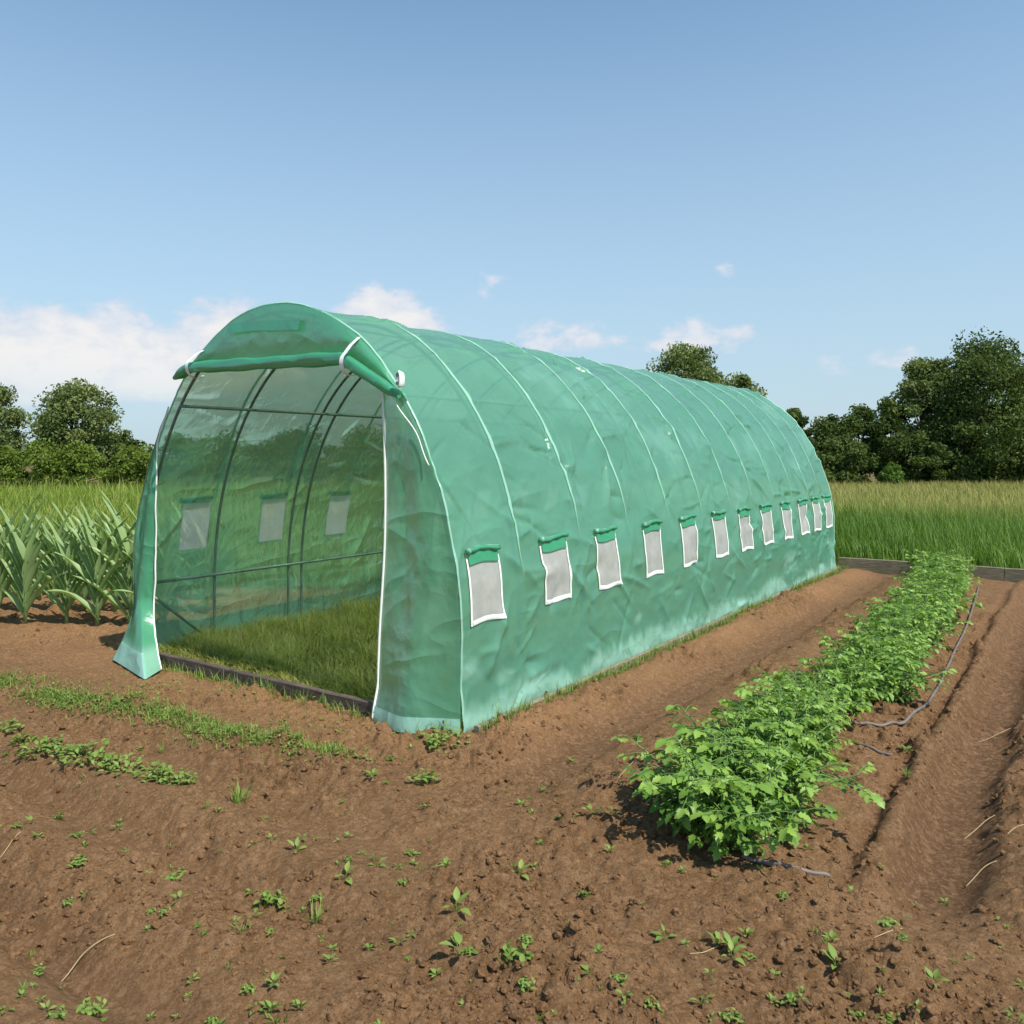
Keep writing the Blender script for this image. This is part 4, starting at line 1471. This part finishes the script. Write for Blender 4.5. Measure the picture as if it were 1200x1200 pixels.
def corn_meshes(seed, height):
    g = np.random.default_rng(seed)
    st = Bag()
    tube(st, [(0, 0, -0.03), (0.003, 0.002, height * 0.3), (0, 0.004, height * 0.62)], (0.021, 0.017, 0.008), 8, True, rnd=0.35)
    leaves = []
    n_ = 13
    for i in range(n_):
        k = i / (n_ - 1)
        az1 = (0 if i % 2 else math.pi) + g.normal(0, 0.15) + 0.1
        z0 = height * (0.06 + 0.52 * k)
        ln = height * (0.70 - 0.10 * abs(k - 0.4)) * g.uniform(0.85, 1.1)
        e0 = 1.05 + 0.25 * k + g.normal(0, 0.06)       # rises steeply
        wd = 0.10 * g.uniform(0.8, 1.1)
        droop = g.uniform(0.45, 1.25) * (1.1 - 0.75 * k)
        d = np.array((math.cos(az1), math.sin(az1), 0)); side = np.array((-math.sin(az1), math.cos(az1), 0))
        m_ = 12
        p = np.array((0, 0, z0)); vs = []
        e = e0
        for j in range(m_ + 1):
            s = j / m_
            w = wd * (0.55 + 0.45 * min(s / 0.25, 1)) * (1 - max(0, (s - 0.35) / 0.65) ** 1.5) + 0.002
            upv = np.array((-math.sin(e) * d[0], -math.sin(e) * d[1], math.cos(e)))
            fold = 0.36 * w
            wav = 0.006 * math.sin(s * 13 + i)
            vs += [p + side * w * 0.5 + upv * (fold + wav), p + side * w * 0.25 + upv * fold * 0.42, p.copy(),
                   p - side * w * 0.25 + upv * fold * 0.42, p - side * w * 0.5 + upv * (fold - wav)]
            p = p + (d * math.cos(e) + np.array((0, 0, 1)) * math.sin(e)) * ln / m_
            e -= droop / m_ * (0.4 + 1.2 * s)
        b = Bag()
        b.add(np.array(vs), grid_faces(m_ + 1, 5), rnd=np.tile((0.75, 0.55, 0.95, 0.55, 0.75), m_ + 1) * g.uniform(0.6, 1.05))
        leaves.append(b.mesh('leaf', True))
    return st.mesh('stalk', True), leaves


CV = [corn_meshes(300 + i, 1.05 + 0.04 * (i % 3)) for i in range(4)]
for s, ls in CV:
    for m_ in [s] + ls: m_.materials.append(M_CORN)
cr = np.random.default_rng(12)
front_px = [-88, -46, -4, 37, 78, 119, 160]
names_f = ['farthest left outside the photo edge', 'second outside the photo edge', 'at the left edge of the photo', 'leftmost fully in view',
           'second from the greenhouse in full view', 'nearest to the left of the greenhouse', 'half hidden by the greenhouse wall']
k = 0
for row, (yy0, npl) in enumerate(((7.85, 8), (8.55, 9), (9.25, 9))):
    for i in range(npl):
        x = (-88 + 41 * i - 600) / 973 * 7.85 + row * 0.16 - row * 0.33 + cr.normal(0, 0.015)
        y = yy0 + cr.normal(0, 0.05) - 0.01 * i
        t0, b0 = TB(x, y)
        if b0 > -GW - 0.35: continue
        z = float(soil_h(np.array([x]), np.array([y]), False)[0])
        s_, ls = CV[k % 4]
        o = empty('corn_plant', (x, y, z), cr.normal(0.0, 0.2), cr.uniform(0.84, 0.93))
        px = 600 + 973 * x / y
        rown = ('front', 'middle', 'back')[row]
        lab = f'young corn plant with arching blue-green leaves, {ordn[i]} from the left in the {rown} row'
        tag(o, lab, 'corn plant', 'corn plants left of the greenhouse')
        link('stalk', s_, None, o)
        for lm in ls: link('leaf', lm, None, o)
        k += 1

# ---------------------------------------------------------------- trees and hedge


def tree_meshes(seed, height, width, trunk_h, nclump, per, leaf, squash=1.0, low=0.18, loose=1.0):
    """trunk with limbs + crown of leaf faces gathered in twig clumps"""
    g = np.random.default_rng(seed)
    tb, lb = Bag(), Bag()
    rad = 0.018 * height + 0.03
    tube(tb, [(0, 0, -0.15), (0.03, 0.02, trunk_h * 0.5), (0.0, 0.05, height * 0.5), (0.05, 0.0, height * 0.8)], (rad * 1.25, rad, rad * 0.55, rad * 0.15), 8)
    cz = height * (low + 1.0) / 2
    hz = height * (1.0 - low) / 2
    cl = []
    for i in range(nclump):
        while True:
            p = g.uniform(-1, 1, 3)
            r_ = np.linalg.norm(p)
            if 0.2 < r_ < 1: break
        p = p / r_ * (r_ ** 0.55)
        lump = 1 + 0.24 * math.sin(3.1 * math.atan2(p[1], p[0]) + seed) + 0.14 * math.sin(5 * p[2] + 2.0 * seed + 4 * math.atan2(p[1], p[0]))
        taper = 1.0 - 0.28 * max(p[2], 0) - 0.12 * max(-p[2], 0)
        c = np.array((p[0] * width / 2 * lump * taper, p[1] * width / 2 * lump * taper, cz + p[2] * hz * (0.93 + 0.07 * lump)))
        cl.append(c)
        if i % 3 == 0:
            k = np.clip((c[2] - 0.25 * height) / height, 0.12, 0.7)
            b0 = np.array((0.02, 0.03, trunk_h * 0.6 + k * height * 0.5))
            if b0[2] > c[2]: b0[2] = max(trunk_h * 0.5, c[2] * 0.7)
            mid = (b0 + c) / 2 + g.normal(0, 0.06, 3) * height * 0.15
            tube(tb, [b0, mid, c], (rad * 0.4, rad * 0.22, rad * 0.06), 5, False)
    cl = np.array(cl)
    n_ = nclump * per
    ci = np.repeat(np.arange(nclump), per)
    csz = g.uniform(0.6, 1.35, nclump) * width * 0.090 * loose
    gn = g.normal(size=(n_, 3)); gr = np.linalg.norm(gn, axis=1)[:, None]; gn = gn / gr * np.minimum(gr, 1.9)
    pos = cl[ci] + gn * csz[ci][:, None] * np.array((1, 1, 0.75))
    pos[:, 2] = np.maximum(pos[:, 2], 0.08)
    a = g.normal(size=(n_, 3)); a /= np.linalg.norm(a, axis=1)[:, None]
    b = g.normal(size=(n_, 3)); b[:, 2] += 0.0
    b -= (a * b).sum(1)[:, None] * a; b /= np.linalg.norm(b, axis=1)[:, None]
    s = leaf * g.uniform(0.6, 1.3, n_)
    v = np.stack((pos - a * s[:, None], pos + b * s[:, None] * 0.55, pos + a * s[:, None], pos - b * s[:, None] * 0.55), 1).reshape(-1, 3)
    f = np.arange(n_ * 4).reshape(-1, 4)
    rnd = np.clip(np.repeat(np.clip(g.normal(0.42, 0.22, nclump)[ci] + g.normal(0, 0.14, n_), 0, 1), 4), 0, 1)
    lb.add(v, f, rnd=rnd)
    return tb.mesh('trunk', True), lb.mesh('crown', False)


def add_tree(name, px, top, wpx, d, seed, mat, lab, cat, group=None, low=0.18, dens=1.0, leaf=None, loose=1.0, trunk=0.2):
    d = d * HC
    x = (px - 600) / 973 * d
    h = HC + (535 - top) / 973 * d
    w = wpx / 973 * d
    ncl = int(max(26, 26 * w * h / 6.0) * dens)
    ncl = min(ncl, 170)
    lf = leaf or 0.080
    tm, cm = tree_meshes(seed, h * 0.96, w * 0.86, h * trunk, ncl, 200, lf * (d / 38), low=low, loose=loose)
    o = empty(name, (x, d, 0), 0)
    tag(o, lab, cat, group)
    link('trunk', tm, M_BARK, o); link('crown', cm, mat, o)
    return o


# left side
add_tree('hawthorn_tree', 90, 447, 90, 24.5, 1, M_LEAF_B, 'round-headed olive-green tree standing above the left hedge', 'tree', low=0.22, loose=1.2, dens=1.5)
add_tree('hawthorn_tree', -12, 450, 86, 25, 2, M_LEAF_B, 'loose pale green tree cut off by the left edge of the photo', 'tree', low=0.1)
add_tree('hedge_shrub', 140, 505, 60, 26, 3, M_LEAF_A, 'thin greyish shrub rising behind the hedge left of the greenhouse', 'shrub', 'hedge shrubs on the left', low=0.05)
hl = [(-70, 515, 90, 'outermost left'), (-8, 522, 70, 'under the loose pale tree at the left edge'), (45, 519, 80, 'left of the round-headed tree trunk'), (98, 524, 76, 'right below the round-headed tree'),
      (150, 517, 70, 'beside the greenhouse wall'), (205, 510, 80, 'seen through the left greenhouse wall')]
for i, (px, top, w, wh) in enumerate(hl):
    add_tree('hedge_shrub', px, top, w, 23.0 + 0.3 * (i % 2), 10 + i, M_LEAF_C, f'bright olive-green hedge shrub, {wh}', 'shrub', 'hedge shrubs on the left', low=0.0, dens=1.15)
# behind the house
for i, (px, top, w, d) in enumerate(((270, 505, 90, 25), (350, 500, 95, 25), (430, 505, 95, 25), (510, 498, 95, 25), (590, 500, 95, 25), (670, 495, 95, 25), (745, 490, 90, 25))):
    add_tree('hedge_shrub', px, top, w, d, 30 + i, M_LEAF_A if i % 2 else M_LEAF_C, f'dark hedge shrub hidden behind the greenhouse, {ordn[i]} from the left', 'shrub', 'hedge shrubs behind the greenhouse', low=0.0)
add_tree('broadleaf_tree', 803, 402, 112, 24.5, 50, M_LEAF_B, 'tall rounded tree showing above the middle of the greenhouse roof', 'tree', low=0.28)
add_tree('broadleaf_tree', 872, 430, 66, 25, 51, M_LEAF_B, 'smaller tree above the greenhouse roof right of the rounded one', 'tree', low=0.2)
# right side
hr = [(895, 512, 90, 23.4), (940, 515, 80, 23.2), (985, 512, 80, 23.2), (845, 480, 90, 24), (905, 476, 66, 24), (930, 470, 52, 24.5), (968, 478, 62, 24), (1006, 476, 66, 24.3), (1045, 466, 70, 24)]
hw = ['low behind the far greenhouse roof edge', 'low and wide at the far greenhouse end', 'low and wide right of the greenhouse end', 'behind the far greenhouse roof', 'just behind the far greenhouse end', 'with a pointed top beside the greenhouse end', 'in the middle of the dark right hedge', 'fourth in the dark hedge left of the big tree',
      'against the left side of the big tree']
for i, (px, top, w, d) in enumerate(hr):
    add_tree('hedge_shrub', px, top, w, d, 60 + i, M_LEAF_A, f'dark green hedge shrub {hw[i]}', 'shrub', 'dark hedge shrubs on the right', low=0.0, dens=1.2)
add_tree('broadleaf_tree', 1146, 393, 150, 23.5, 70, M_LEAF_A, 'big dark broadleaf tree, tallest on the right', 'tree', low=0.06, dens=1.1)
add_tree('broadleaf_tree', 1085, 412, 84, 24.3, 71, M_LEAF_B, 'greyer loose tree leaning on the left of the big dark tree', 'tree', low=0.12)
add_tree('broadleaf_tree', 1222, 408, 90, 24.2, 72, M_LEAF_A, 'dark tree cut off by the right edge of the photo', 'tree', low=0.06)
add_tree('broadleaf_tree', 1310, 420, 120, 24.2, 73, M_LEAF_A, 'dark tree outside the right edge of the photo', 'tree', low=0.06)
add_tree('hedge_shrub', 1044, 543, 34, 22.3, 74, M_LEAF_D, 'small bright green bush at the foot of the dark right hedge', 'shrub', low=0.0)
for i, (px, top, w) in enumerate(((1075, 500, 80), (1125, 490, 90), (1180, 500, 90), (1240, 495, 80))):
    add_tree('hedge_shrub', px, top, w, 22.9, 80 + i, M_LEAF_A, f'low dark shrub under the big trees on the right, {ordn[i]} from the left', 'shrub', 'low dark shrubs under the right trees', low=0.0, dens=1.1)
